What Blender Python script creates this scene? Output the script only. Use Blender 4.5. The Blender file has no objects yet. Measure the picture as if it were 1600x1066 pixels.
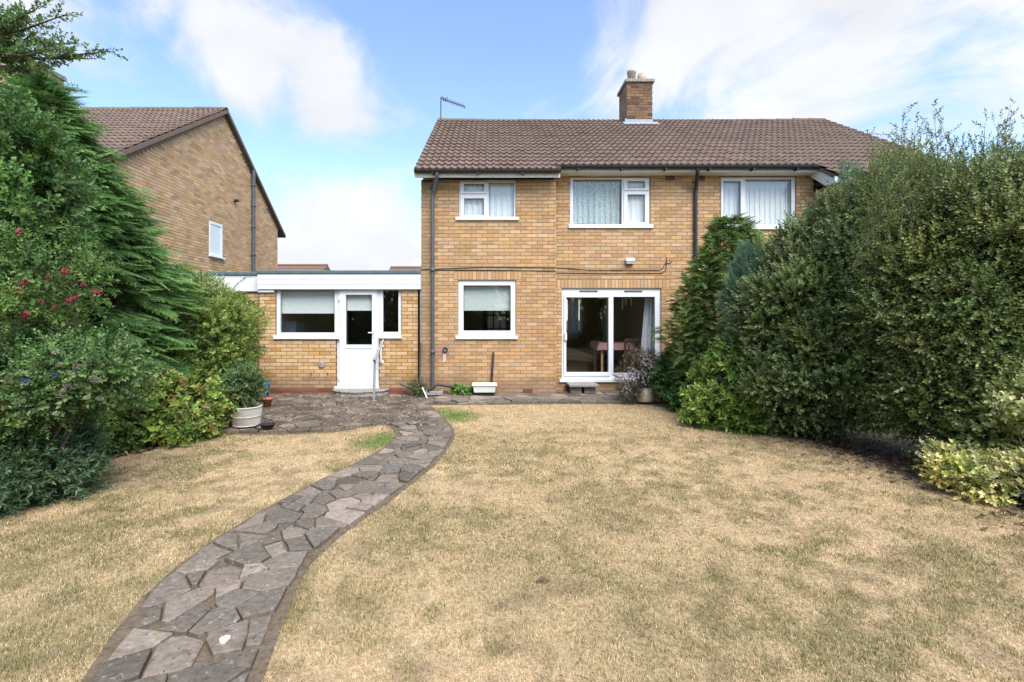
import bpy, math, random
import numpy as np
from mathutils import Matrix, Vector

random.seed(7)
RNG = np.random.default_rng(7)
R = math.radians
sc = bpy.context.scene
COL = sc.collection

# ------------------------------------------------------------ camera
F, VX, VY, CH = 750.0, 770.0, 500.0, 1.55          # focal length, vanishing point (photo pixels), eye height
cd = bpy.data.cameras.new('camera')
cam = bpy.data.objects.new('camera', cd); COL.objects.link(cam)
cam.location = (0, 0, CH); cam.rotation_euler = (R(90), 0, 0)
cd.sensor_width = 36; cd.lens = F / 1600 * 36
cd.shift_x = (800 - VX) / 1600; cd.shift_y = -(533 - VY) / 1600
cd.clip_start = .05; cd.clip_end = 3000
sc.camera = cam

# ------------------------------------------------------------ sky
SUN_EL, SUN_AZ = R(52), R(156)       # azimuth from +Y clockwise: behind the camera, to its right
w = bpy.data.worlds.new('World'); sc.world = w; w.use_nodes = True
nt = w.node_tree; nt.nodes.clear()
def N(t, kind, **kw):
    n = t.nodes.new(kind)
    for k, v in kw.items(): setattr(n, k, v)
    return n
def LK(t, a, b): t.links.new(a, b)
def math_node(t, op, a, b=None, clamp=False):
    n = N(t, 'ShaderNodeMath', operation=op); n.use_clamp = clamp
    for i, x in enumerate((a, b)):
        if x is None: continue
        if isinstance(x, (int, float)): n.inputs[i].default_value = x
        else: LK(t, x, n.inputs[i])
    return n.outputs[0]
def vmath(t, op, a, b=None):
    n = N(t, 'ShaderNodeVectorMath', operation=op)
    for i, x in enumerate((a, b)):
        if x is None: continue
        if isinstance(x, (tuple, list)): n.inputs[i].default_value = x
        else: LK(t, x, n.inputs[i])
    return n
sky = N(nt, 'ShaderNodeTexSky', sky_type='NISHITA')
sky.sun_disc = False; sky.sun_elevation = SUN_EL; sky.sun_rotation = SUN_AZ
sky.air_density = 1.0; sky.dust_density = .2; sky.ozone_density = 3.0; sky.altitude = 50
tc = N(nt, 'ShaderNodeTexCoord')
dirv = vmath(nt, 'NORMALIZE', tc.outputs['Generated']).outputs[0]
sep = N(nt, 'ShaderNodeSeparateXYZ'); LK(nt, dirv, sep.inputs[0])
cmb = vmath(nt, 'MULTIPLY', dirv, (1.0, 1.0, 1.55))
nz = N(nt, 'ShaderNodeTexNoise'); nz.inputs['Scale'].default_value = 2.3; nz.inputs['Detail'].default_value = 9
nz.inputs['Roughness'].default_value = .6; nz.inputs['Distortion'].default_value = .9
LK(nt, vmath(nt, 'ADD', cmb.outputs[0], (3.1, 7.4, 0)).outputs[0], nz.inputs['Vector'])
cover = math_node(nt, 'ADD', math_node(nt, 'MULTIPLY', nz.outputs['Fac'], 1.5), -.25)
def skydir(px, py):
    return Vector(((px - VX) / F, 1, (VY - py) / F)).normalized()
# drifting cloud banks in the part of the sky that is in view: (direction, half width in radians, weight)
for px, py, hw, wt in ((1450, 30, .26, .22), (1230, 40, .16, .15), (450, 80, .13, .15), (330, 30, .11, .12), (570, 150, .10, .20), (150, 10, .10, .10),
                       (540, 400, .14, .32), (700, 330, .12, .05), (1000, 60, .10, .07), (430, 350, .10, .08),
                       (780, 90, .20, -.15), (200, 120, .10, -.12), (620, 60, .10, -.14), (420, 270, .10, -.10), (830, 20, .16, -.10)):
    d = skydir(px, py)
    dot = vmath(nt, 'DOT_PRODUCT', dirv, tuple(d)).outputs['Value']
    mr = N(nt, 'ShaderNodeMapRange', interpolation_type='SMOOTHERSTEP'); LK(nt, dot, mr.inputs[0])
    mr.inputs[1].default_value = math.cos(hw * 1.5); mr.inputs[2].default_value = math.cos(hw * .15)
    mr.inputs[3].default_value = 0; mr.inputs[4].default_value = wt
    cover = math_node(nt, 'ADD', cover, mr.outputs[0])
ramp = N(nt, 'ShaderNodeMapRange', interpolation_type='SMOOTHSTEP'); LK(nt, cover, ramp.inputs[0])
ramp.inputs[1].default_value = .46; ramp.inputs[2].default_value = .80; ramp.inputs[3].default_value = .06; ramp.inputs[4].default_value = 1
SKY_STR = .122
bg = N(nt, 'ShaderNodeBackground'); LK(nt, sky.outputs[0], bg.inputs[0]); bg.inputs[1].default_value = SKY_STR
bg2 = N(nt, 'ShaderNodeBackground'); bg2.inputs[0].default_value = (.93, .95, 1, 1); bg2.inputs[1].default_value = .95
nz2 = N(nt, 'ShaderNodeTexNoise'); nz2.inputs['Scale'].default_value = 4.5; nz2.inputs['Detail'].default_value = 6
LK(nt, vmath(nt, 'ADD', cmb.outputs[0], (11.3, 2.4, 0)).outputs[0], nz2.inputs['Vector'])
cm = N(nt, 'ShaderNodeMapRange'); LK(nt, nz2.outputs['Fac'], cm.inputs[0])
cm.inputs[1].default_value = .3; cm.inputs[2].default_value = .65; cm.inputs[3].default_value = .325; cm.inputs[4].default_value = .39
LK(nt, cm.outputs[0], bg2.inputs[1])
mx = N(nt, 'ShaderNodeMixShader'); LK(nt, ramp.outputs[0], mx.inputs[0]); LK(nt, bg.outputs[0], mx.inputs[1]); LK(nt, bg2.outputs[0], mx.inputs[2])
wo = N(nt, 'ShaderNodeOutputWorld'); LK(nt, mx.outputs[0], wo.inputs[0])

sun_d = bpy.data.lights.new('sun', 'SUN'); sun_d.energy = 2.6; sun_d.angle = R(48); sun_d.color = (1, .965, .92)
sun = bpy.data.objects.new('sun', sun_d); COL.objects.link(sun)
sv = Vector((math.sin(SUN_AZ) * math.cos(SUN_EL), math.cos(SUN_AZ) * math.cos(SUN_EL), math.sin(SUN_EL)))
sun.rotation_euler = sv.to_track_quat('Z', 'Y').to_euler(); sun.location = sv * 60
vs = sc.view_settings; sc.display_settings.display_device = 'sRGB'
vs.view_transform = 'Standard'; vs.look = 'None'; vs.gamma = 1; vs.use_curve_mapping = False
vs.exposure = 1.47
sc.cycles.max_bounces = 6; sc.cycles.diffuse_bounces = 4; sc.cycles.glossy_bounces = 3
sc.cycles.transparent_max_bounces = 10; sc.cycles.transmission_bounces = 4
sc.cycles.use_denoising = True

# ------------------------------------------------------------ pixel helpers
def PX(px, Y): return (px - VX) / F * Y
def PZ(py, Y): return CH + (VY - py) / F * Y
def PG(px, py, z=0.0):
    Y = (CH - z) * F / (py - VY)
    return PX(px, Y), Y

# ------------------------------------------------------------ materials
MATS = {}
def pm(name, col=(.5, .5, .5), rough=.7, var=.12, nscale=9.0, tint=False, bump=0.0, bscale=60.0, metallic=0.0, spec=.35,
       stain=0.0, sscale=1.2, stain_col=(.05, .04, .03), coat=0.0, spots=None, translucent=0.0, damp=0.0):
    m = bpy.data.materials.new(name); m.use_nodes = True; t = m.node_tree; t.nodes.clear()
    out = N(t, 'ShaderNodeOutputMaterial'); p = N(t, 'ShaderNodeBsdfPrincipled')
    geo = N(t, 'ShaderNodeNewGeometry'); pos = geo.outputs['Position']
    if tint:
        a = N(t, 'ShaderNodeAttribute'); a.attribute_name = 'tint'; c = a.outputs['Color']
    else:
        rgb = N(t, 'ShaderNodeRGB'); rgb.outputs[0].default_value = (*col, 1); c = rgb.outputs[0]
    if var:
        n = N(t, 'ShaderNodeTexNoise'); n.inputs['Scale'].default_value = nscale; n.inputs['Detail'].default_value = 5; n.inputs['Roughness'].default_value = .6
        LK(t, pos, n.inputs['Vector'])
        r = N(t, 'ShaderNodeMapRange'); LK(t, n.outputs['Fac'], r.inputs[0])
        r.inputs[1].default_value = .3; r.inputs[2].default_value = .7; r.inputs[3].default_value = 1 - var; r.inputs[4].default_value = 1 + var
        vm = vmath(t, 'SCALE', c); LK(t, r.outputs[0], vm.inputs['Scale']); c = vm.outputs[0]
    if stain:
        n = N(t, 'ShaderNodeTexNoise'); n.inputs['Scale'].default_value = sscale; n.inputs['Detail'].default_value = 6; n.inputs['Roughness'].default_value = .65
        LK(t, pos, n.inputs['Vector'])
        r = N(t, 'ShaderNodeMapRange', interpolation_type='SMOOTHSTEP'); LK(t, n.outputs['Fac'], r.inputs[0])
        r.inputs[1].default_value = .48; r.inputs[2].default_value = .72; r.inputs[3].default_value = 0; r.inputs[4].default_value = stain
        mixc = N(t, 'ShaderNodeMix', data_type='RGBA'); LK(t, r.outputs[0], mixc.inputs[0]); LK(t, c, mixc.inputs[6]); mixc.inputs[7].default_value = (*stain_col, 1); c = mixc.outputs[2]
    for sp in (spots or ()):
        scol, sscl, lo, hi, amt = sp
        n = N(t, 'ShaderNodeTexNoise'); n.inputs['Scale'].default_value = sscl; n.inputs['Detail'].default_value = 3
        LK(t, pos, n.inputs['Vector'])
        r = N(t, 'ShaderNodeMapRange', interpolation_type='SMOOTHSTEP'); LK(t, n.outputs['Fac'], r.inputs[0])
        r.inputs[1].default_value = lo; r.inputs[2].default_value = hi; r.inputs[3].default_value = 0; r.inputs[4].default_value = amt
        mixc = N(t, 'ShaderNodeMix', data_type='RGBA'); LK(t, r.outputs[0], mixc.inputs[0]); LK(t, c, mixc.inputs[6]); mixc.inputs[7].default_value = (*scol, 1); c = mixc.outputs[2]
    if damp:      # splash-back dirt on the lowest courses
        sp_ = N(t, 'ShaderNodeSeparateXYZ'); LK(t, pos, sp_.inputs[0])
        n = N(t, 'ShaderNodeTexNoise'); n.inputs['Scale'].default_value = 2.2; n.inputs['Detail'].default_value = 5; LK(t, pos, n.inputs['Vector'])
        hz = math_node(t, 'ADD', sp_.outputs[2], math_node(t, 'MULTIPLY', n.outputs['Fac'], -.55))
        r = N(t, 'ShaderNodeMapRange', interpolation_type='SMOOTHSTEP'); LK(t, hz, r.inputs[0])
        r.inputs[1].default_value = -.05; r.inputs[2].default_value = .25; r.inputs[3].default_value = damp; r.inputs[4].default_value = 0
        mixc = N(t, 'ShaderNodeMix', data_type='RGBA'); LK(t, r.outputs[0], mixc.inputs[0]); LK(t, c, mixc.inputs[6]); mixc.inputs[7].default_value = (.15, .095, .06, 1); c = mixc.outputs[2]
    LK(t, c, p.inputs['Base Color'])
    p.inputs['Roughness'].default_value = rough; p.inputs['Metallic'].default_value = metallic
    p.inputs['Specular IOR Level'].default_value = spec; p.inputs['Coat Weight'].default_value = coat
    if bump:
        n = N(t, 'ShaderNodeTexNoise'); n.inputs['Scale'].default_value = bscale; n.inputs['Detail'].default_value = 5; n.inputs['Roughness'].default_value = .65
        LK(t, pos, n.inputs['Vector'])
        b = N(t, 'ShaderNodeBump'); b.inputs['Strength'].default_value = bump; b.inputs['Distance'].default_value = .012
        LK(t, n.outputs['Fac'], b.inputs['Height']); LK(t, b.outputs[0], p.inputs['Normal'])
    if translucent:
        tr = N(t, 'ShaderNodeBsdfTranslucent'); LK(t, c, tr.inputs['Color'])
        ms = N(t, 'ShaderNodeMixShader'); ms.inputs[0].default_value = translucent
        LK(t, p.outputs[0], ms.inputs[1]); LK(t, tr.outputs[0], ms.inputs[2]); LK(t, ms.outputs[0], out.inputs[0])
    else:
        LK(t, p.outputs[0], out.inputs[0])
    MATS[name] = m
    return m

def glass_mat(name, refl=1.0, tint=(.98, .99, .985)):
    m = bpy.data.materials.new(name); m.use_nodes = True; t = m.node_tree; t.nodes.clear()
    out = N(t, 'ShaderNodeOutputMaterial')
    tr = N(t, 'ShaderNodeBsdfTransparent'); tr.inputs[0].default_value = (*tint, 1)
    gl = N(t, 'ShaderNodeBsdfGlossy'); gl.inputs['Roughness'].default_value = .01
    fr = N(t, 'ShaderNodeFresnel'); fr.inputs['IOR'].default_value = 1.5
    gb = N(t, 'ShaderNodeNewGeometry'); f = math_node(t, 'MULTIPLY', math_node(t, 'MULTIPLY', fr.outputs[0], refl, True), math_node(t, 'SUBTRACT', 1.0, gb.outputs['Backfacing']))
    ms = N(t, 'ShaderNodeMixShader'); LK(t, f, ms.inputs[0]); LK(t, tr.outputs[0], ms.inputs[1]); LK(t, gl.outputs[0], ms.inputs[2])
    LK(t, ms.outputs[0], out.inputs[0]); MATS[name] = m
    return m
glass_mat('glass', 2.1)

pm('brick', tint=True, rough=.85, var=.14, nscale=38, bump=.25, bscale=140, stain=.30, sscale=1.3, stain_col=(.27, .165, .075), damp=.55)
pm('brick_dark', tint=True, rough=.9, var=.2, nscale=30, bump=.3, bscale=120, stain=.5, sscale=3, stain_col=(.05, .035, .025))
pm('mortar', (.20, .145, .09), rough=.95, var=.2, nscale=20)
pm('mortar_dark', (.13, .09, .06), rough=.95, var=.2, nscale=20)
pm('tile', tint=True, rough=.85, spec=.2, var=.10, nscale=26, bump=.2, bscale=120, stain=.22, sscale=.9, stain_col=(.10, .07, .05), spots=[((.21, .19, .15), 9, .66, .74, .35)])
pm('upvc', (.66, .67, .68), rough=.3, var=.02, nscale=2, spec=.5)
pm('fascia_white', (.62, .63, .64), rough=.35, var=.03, nscale=3, stain=.12, sscale=4, stain_col=(.45, .43, .38))
pm('soffit_cream', (.66, .64, .57), rough=.5, var=.06, nscale=6, stain=.3, sscale=5, stain_col=(.38, .35, .28))
pm('black_plastic', (.02, .021, .023), rough=.45, var=.2, nscale=12)
pm('grey_pipe', (.075, .08, .09), rough=.45, var=.12, nscale=9, stain=.3, sscale=6, stain_col=(.14, .13, .12))
pm('felt', (.09, .125, .125), rough=.9, var=.2, nscale=14, bump=.3)
pm('lead', (.27, .30, .33), rough=.6, var=.2, nscale=18)
pm('pot_buff', (.40, .34, .26), rough=.85, var=.15, nscale=15, stain=.4, sscale=6, stain_col=(.2, .15, .1))
pm('stone', tint=True, rough=.95, spec=.12, var=.28, nscale=26, bump=.6, bscale=70, stain=.5, sscale=9, stain_col=(.10, .082, .06),
   spots=[((.34, .32, .29), 33, .62, .70, .55), ((.05, .04, .03), 48, .62, .70, .7)])
pm('stone_patio', tint=True, rough=.95, spec=.12, var=.3, nscale=18, bump=.7, bscale=45, stain=.75, sscale=4.5, stain_col=(.07, .055, .035),
   spots=[((.45, .43, .40), 19, .62, .68, .75), ((.035, .028, .02), 30, .58, .68, .8)])
pm('joint_soil', (.135, .104, .076), rough=1, spec=.1, var=.4, nscale=30, bump=.8, bscale=60, stain=.6, sscale=14, stain_col=(.17, .13, .05))
pm('concrete', (.26, .24, .215), rough=.95, var=.3, nscale=20, bump=.8, bscale=40, stain=.6, sscale=7, stain_col=(.10, .085, .07))
pm('soil', (.095, .07, .052), rough=1, var=.45, nscale=22, bump=.9, bscale=45, stain=.5, sscale=11, stain_col=(.17, .125, .09))
pm('lawn', tint=True, rough=1, var=.35, nscale=45, bump=.8, bscale=90, spec=.1)
pm('grass', tint=True, rough=.8, var=0, spec=.15, translucent=.25)
pm('leaf', tint=True, rough=.42, var=.15, nscale=6, spec=.45, translucent=.34)
pm('leaf_matt', tint=True, rough=.65, var=.15, nscale=6, spec=.25, translucent=.34)
pm('needle', tint=True, rough=.6, var=.2, nscale=4, spec=.25, translucent=.3)
pm('bark', (.11, .085, .06), rough=.95, var=.4, nscale=25, bump=.8, bscale=60)
pm('twig', (.16, .125, .085), rough=.9, var=.3, nscale=20)
pm('petal', tint=True, rough=.6, var=.1, nscale=30, translucent=.25)
pm('terracotta', (.38, .13, .06), rough=.8, var=.2, nscale=20, stain=.3, sscale=8, stain_col=(.35, .22, .15))
pm('blue_plastic', (.035, .15, .33), rough=.5, var=.15, nscale=10)
pm('cream_pot', (.55, .48, .36), rough=.85, var=.25, nscale=22, bump=1.0, bscale=28, stain=.4, sscale=7, stain_col=(.25, .2, .13))
pm('basket_white', (.42, .39, .34), rough=.8, var=.12, nscale=20, stain=.35, sscale=6, stain_col=(.3, .27, .21))
pm('enamel', (.62, .63, .56), rough=.35, var=.08, nscale=8, stain=.35, sscale=6, stain_col=(.3, .3, .2))
pm('galvanised', (.42, .44, .46), rough=.5, var=.15, nscale=30, metallic=.6)
pm('white_plastic', (.75, .74, .70), rough=.4, var=.06, nscale=14)
pm('fence_wood', (.05, .03, .022), rough=.9, var=.3, nscale=12, bump=.4)
pm('old_wood', (.20, .16, .11), rough=.9, var=.3, nscale=20)
pm('aluminium', (.35, .36, .38), rough=.45, metallic=.7)
pm('plaster', (.62, .57, .49), rough=.9, var=.06, nscale=4)
pm('ceiling_white', (.7, .69, .66), rough=.9, var=.04)
pm('carpet', (.22, .17, .11), rough=1, var=.2, nscale=30)
pm('lace', tint=True, rough=.85, var=.28, nscale=45, translucent=.35, spots=[((.22, .27, .25), 30, .50, .60, .5)])
pm('net', (.88, .89, .89), rough=.9, var=.05, nscale=15, translucent=.3)
pm('blind', (.56, .62, .58), rough=.85, var=.1, nscale=40, translucent=.2)
pm('blind_white', (.74, .78, .76), rough=.85, var=.05, nscale=20, translucent=.2)
pm('tablecloth', (.48, .27, .24), rough=.9, var=.12, nscale=30)
pm('dark_timber', (.07, .035, .02), rough=.5, var=.2, nscale=15)
pm('pine', (.42, .26, .12), rough=.6, var=.15, nscale=15)
pm('obscure_glass', (.8, .84, .82), rough=.5, var=.2, nscale=40, translucent=.75)
pm('fridge_white', (.6, .64, .68), rough=.4, var=.03)
pm('paint_white', (.45, .43, .40), rough=.9, var=.3, nscale=80)
pm('red_patch', (.36, .17, .12), rough=.9, var=.25, nscale=25, stain=.4, sscale=14, stain_col=(.45, .35, .28))
pm('dead_leaf', (.12, .05, .03), rough=.7, var=.3, nscale=60)
pm('black_ground', (.02, .02, .02), rough=.8)

# ------------------------------------------------------------ mesh helpers
WL = {}
def place(o, parent, loc):
    o.location = loc
    COL.objects.link(o)
    if parent is not None:
        o.parent = parent
        o.matrix_parent_inverse = Matrix.Translation(-WL[parent.name])
    WL[o.name] = Vector(loc)
    return o
def tag(o, label=None, cat=None, group=None, kind=None):
    if label: o['label'] = label
    if cat: o['category'] = cat
    if group: o['group'] = group
    if kind: o['kind'] = kind
    return o
def thing(name, loc, label, cat, group=None):
    o = bpy.data.objects.new(name, None); o.empty_display_size = .1
    place(o, None, Vector(loc)); return tag(o, label, cat, group)

def mesh_np(name, V, Fc, C=None, mat=None):
    """V (n,3) float, Fc (m,k) int with one k, C (n,3) tint"""
    me = bpy.data.meshes.new(name)
    n, m, k = len(V), len(Fc), Fc.shape[1]
    me.vertices.add(n); me.vertices.foreach_set('co', np.ascontiguousarray(V, dtype=np.float32).ravel())
    me.loops.add(m * k); me.loops.foreach_set('vertex_index', np.ascontiguousarray(Fc, dtype=np.int32).ravel())
    me.polygons.add(m); me.polygons.foreach_set('loop_start', np.arange(0, m * k, k, dtype=np.int32))
    me.polygons.foreach_set('loop_total', np.full(m, k, dtype=np.int32))
    me.polygons.foreach_set('use_smooth', np.zeros(m, dtype=bool))
    me.update(calc_edges=True)
    if C is not None:
        a = me.color_attributes.new('tint', 'FLOAT_COLOR', 'POINT')
        a.data.foreach_set('color', np.concatenate([C, np.ones((n, 1))], 1).astype(np.float32).ravel())
    if mat: me.materials.append(MATS[mat])
    return me
def obj_np(name, V, Fc, C, mat, parent, base=None):
    if base is None: base = Vector((float((V[:, 0].min() + V[:, 0].max()) / 2), float((V[:, 1].min() + V[:, 1].max()) / 2), float(V[:, 2].min())))
    me = mesh_np(name, V - np.array(base), Fc, C, mat)
    return place(bpy.data.objects.new(name, me), parent, base)

class MB:
    def __init__(s): s.v = []; s.f = []; s.c = []; s.smooth = []
    def add(s, vs, fs, tint=None, smooth=False):
        b = len(s.v); s.v += [tuple(map(float, q)) for q in vs]; s.f += [tuple(i + b for i in q) for q in fs]
        s.c += [tint or (1, 1, 1)] * len(vs); s.smooth += [smooth] * len(fs); return s
    def box(s, x0, x1, y0, y1, z0, z1, tint=None):
        return s.add([(x0, y0, z0), (x1, y0, z0), (x1, y1, z0), (x0, y1, z0), (x0, y0, z1), (x1, y0, z1), (x1, y1, z1), (x0, y1, z1)],
                     [(0, 1, 5, 4), (1, 2, 6, 5), (2, 3, 7, 6), (3, 0, 4, 7), (4, 5, 6, 7), (3, 2, 1, 0)], tint)
    def tube(s, pts, r, seg=10, tint=None, cap=True):
        pts = [Vector(p) for p in pts]; n = len(pts)
        rs = r if isinstance(r, (list, tuple)) else [r] * n
        ring = []; up = Vector((0, 0, 1)); prev = None
        for i, p in enumerate(pts):
            d = (pts[min(i + 1, n - 1)] - pts[max(i - 1, 0)]).normalized()
            if prev is None: x = d.cross(up if abs(d.z) < .95 else Vector((1, 0, 0))).normalized()
            else: x = (prev - d * prev.dot(d)).normalized()
            prev = x; y = d.cross(x)
            ring.append([p + (x * math.cos(a) + y * math.sin(a)) * rs[i] for a in (2 * math.pi * k / seg for k in range(seg))])
        vs = [q for g in ring for q in g]
        fs = [(i * seg + k, i * seg + (k + 1) % seg, (i + 1) * seg + (k + 1) % seg, (i + 1) * seg + k) for i in range(n - 1) for k in range(seg)]
        s.add(vs, fs, tint, True)
        if cap: s.add(ring[0], [tuple(range(seg))[::-1]], tint); s.add(ring[-1], [tuple(range(seg))], tint)
        return s
    def lathe(s, prof, c, seg=24, tint=None, sx=1, sy=1):
        n = len(prof)
        vs = [(c[0] + r * math.cos(2 * math.pi * k / seg) * sx, c[1] + r * math.sin(2 * math.pi * k / seg) * sy, c[2] + z) for r, z in prof for k in range(seg)]
        fs = [(i * seg + k, i * seg + (k + 1) % seg, (i + 1) * seg + (k + 1) % seg, (i + 1) * seg + k) for i in range(n - 1) for k in range(seg)]
        return s.add(vs, fs, tint, True)
    def slab(s, u0, u1, z0, z1, holes, d0, d1, axis='y', tint=None):
        """wall panel in the u-z plane with rectangular holes, between depths d0 and d1"""
        us = sorted({u0, u1, *[min(max(q, u0), u1) for h in holes for q in h[:2]]}); zs = sorted({z0, z1, *[min(max(q, z0), z1) for h in holes for q in h[2:]]})
        def solid(i, j):
            if i < 0 or j < 0 or i >= len(us) - 1 or j >= len(zs) - 1: return False
            a = (us[i] + us[i + 1]) / 2; b = (zs[j] + zs[j + 1]) / 2
            return not any(h[0] < a < h[1] and h[2] < b < h[3] for h in holes)
        def P(u, d, z): return (u, d, z) if axis == 'y' else (d, u, z)
        for i in range(len(us) - 1):
            for j in range(len(zs) - 1):
                if not solid(i, j): continue
                a, b, c, d = us[i], us[i + 1], zs[j], zs[j + 1]
                vs = [P(a, d0, c), P(b, d0, c), P(b, d0, d), P(a, d0, d), P(a, d1, c), P(b, d1, c), P(b, d1, d), P(a, d1, d)]
                fs = [(0, 1, 2, 3), (5, 4, 7, 6)]
                if not solid(i - 1, j): fs.append((4, 0, 3, 7))
                if not solid(i + 1, j): fs.append((1, 5, 6, 2))
                if not solid(i, j - 1): fs.append((4, 5, 1, 0))
                if not solid(i, j + 1): fs.append((3, 2, 6, 7))
                s.add(vs, fs, tint)
        return s
    def prism(s, poly, y0, y1, tint=None):
        """polygon in (x,z) extruded along y"""
        n = len(poly)
        vs = [(x, y0, z) for x, z in poly] + [(x, y1, z) for x, z in poly]
        fs = [tuple(range(n)), tuple(range(2 * n - 1, n - 1, -1))] + [(i, i + n, (i + 1) % n + n, (i + 1) % n) for i in range(n)]
        return s.add(vs, fs, tint)
    def build(s, name, mat, parent=None, bevel=0, seg=1):
        V = np.array(s.v)
        base = Vector((float((V[:, 0].min() + V[:, 0].max()) / 2), float((V[:, 1].min() + V[:, 1].max()) / 2), float(V[:, 2].min())))
        me = bpy.data.meshes.new(name); me.from_pydata([tuple(q) for q in (V - np.array(base))], [], s.f)
        me.polygons.foreach_set('use_smooth', s.smooth)
        a = me.color_attributes.new('tint', 'FLOAT_COLOR', 'POINT')
        a.data.foreach_set('color', np.concatenate([np.array(s.c), np.ones((len(V), 1))], 1).astype(np.float32).ravel())
        me.materials.append(MATS[mat]); me.update()
        o = place(bpy.data.objects.new(name, me), parent, base)
        if bevel:
            b = o.modifiers.new('bevel', 'BEVEL'); b.width = bevel; b.segments = seg; b.limit_method = 'ANGLE'
        return o
# ------------------------------------------------------------ brickwork and roof tiles
PAL_BUFF = [(.46, .27, .115), (.50, .31, .145), (.39, .225, .095), (.52, .35, .19), (.44, .25, .10), (.33, .185, .08), (.48, .325, .19), (.42, .24, .125), (.53, .325, .14), (.40, .27, .15)]
PAL_EXT = [(.50, .31, .14), (.54, .35, .17), (.46, .27, .105), (.55, .37, .20), (.43, .25, .095), (.50, .33, .17)]
PAL_RED = [(.17, .055, .035), (.21, .07, .045), (.14, .05, .035), (.19, .075, .05)]
PAL_STACK0 = [(.20, .12, .065), (.26, .165, .085), (.15, .09, .055), (.23, .15, .09), (.11, .07, .045), (.28, .19, .11)]
PAL_STACK = [(a * .72, b * .64, c * .64) for a, b, c in PAL_STACK0]
def pale(pal, k, g): return [tuple(k * (q * (1 - g) + g * (.3 * c[0] + .6 * c[1] + .1 * c[2])) for q in c) for c in pal]
PAL_BUFF = [tuple(.97 * (q * .74 + m_ * .26) for q, m_ in zip(c, (.455, .276, .148))) for c in PAL_BUFF if c[0] > .36] + [(.36, .215, .10)]; PAL_EXT = pale(PAL_EXT, .98, .0)
def pick(pal, rng, j=.09):
    c = pal[rng.integers(len(pal))]; k = 1 + rng.uniform(-j, j); return (c[0] * k, c[1] * k * (1 + rng.uniform(-.03, .03)), c[2] * k * (1 + rng.uniform(-.06, .06)))
JT = .010
def courses(u0, u1, z0, z1, holes=(), keep=None, cm=.075, bm=.225, shift=0.0):
    out = []; nj = int(round((z1 - z0) / cm))
    for j in range(nj):
        c = z0 + j * cm + JT / 2; d = z0 + (j + 1) * cm - JT / 2
        if d > z1: d = z1
        a = u0 - (bm / 2 if j % 2 else 0) + shift * bm
        while a > u0: a -= bm
        while a < u1:
            p, q = max(a + JT / 2, u0), min(a + bm - JT / 2, u1); a += bm
            if q - p < .025: continue
            segs = [(p, q, c, d)]
            for h in holes:
                new = []
                for (p1, q1, c1, d1) in segs:
                    if d1 <= h[2] or c1 >= h[3] or q1 <= h[0] or p1 >= h[1]: new.append((p1, q1, c1, d1)); continue
                    if p1 < h[0] - .02: new.append((p1, h[0] - .004, c1, d1))
                    if q1 > h[1] + .02: new.append((h[1] + .004, q1, c1, d1))
                    m0, m1 = max(p1, h[0]), min(q1, h[1])
                    if c1 < h[2] - .012: new.append((m0, m1, c1, h[2] - .003))
                    if d1 > h[3] + .012: new.append((m0, m1, h[3] + .003, d1))
                segs = new
            for sg in segs:
                if keep is None or keep(*sg): out.append(sg)
    return out
def soldiers(u0, u1, z0, z1, n=None):
    n = n or int(round((u1 - u0) / .075)); wd = (u1 - u0) / n
    return [(u0 + i * wd + .004, u0 + (i + 1) * wd - .004, z0 + .004, z1 - .004) for i in range(n)]

BRICK_LIB = {}
def brick_mesh(wd, ht, pal_name, pal, mat, rng):
    key = (round(wd, 3), round(ht, 3), pal_name); lib = BRICK_LIB.setdefault(key, [])
    if len(lib) < 36:
        t = pick(pal, rng); p = .005; e = .0025
        V = [(0, 0, 0), (wd, 0, 0), (wd, 0, ht), (0, 0, ht), (e, -p, e), (wd - e, -p, e), (wd - e, -p, ht - e), (e, -p, ht - e), (0, -p + e, 0), (wd, -p + e, 0), (wd, -p + e, ht), (0, -p + e, ht)]
        Fc = [(4, 5, 6, 7), (0, 1, 9, 8), (1, 2, 10, 9), (2, 3, 11, 10), (3, 0, 8, 11), (8, 9, 5, 4), (9, 10, 6, 5), (10, 11, 7, 6), (11, 8, 4, 7)]
        me = mesh_np('brick', np.array(V), np.array(Fc), np.array([t] * 12), mat); lib.append(me); return me
    return lib[rng.integers(len(lib))]
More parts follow.
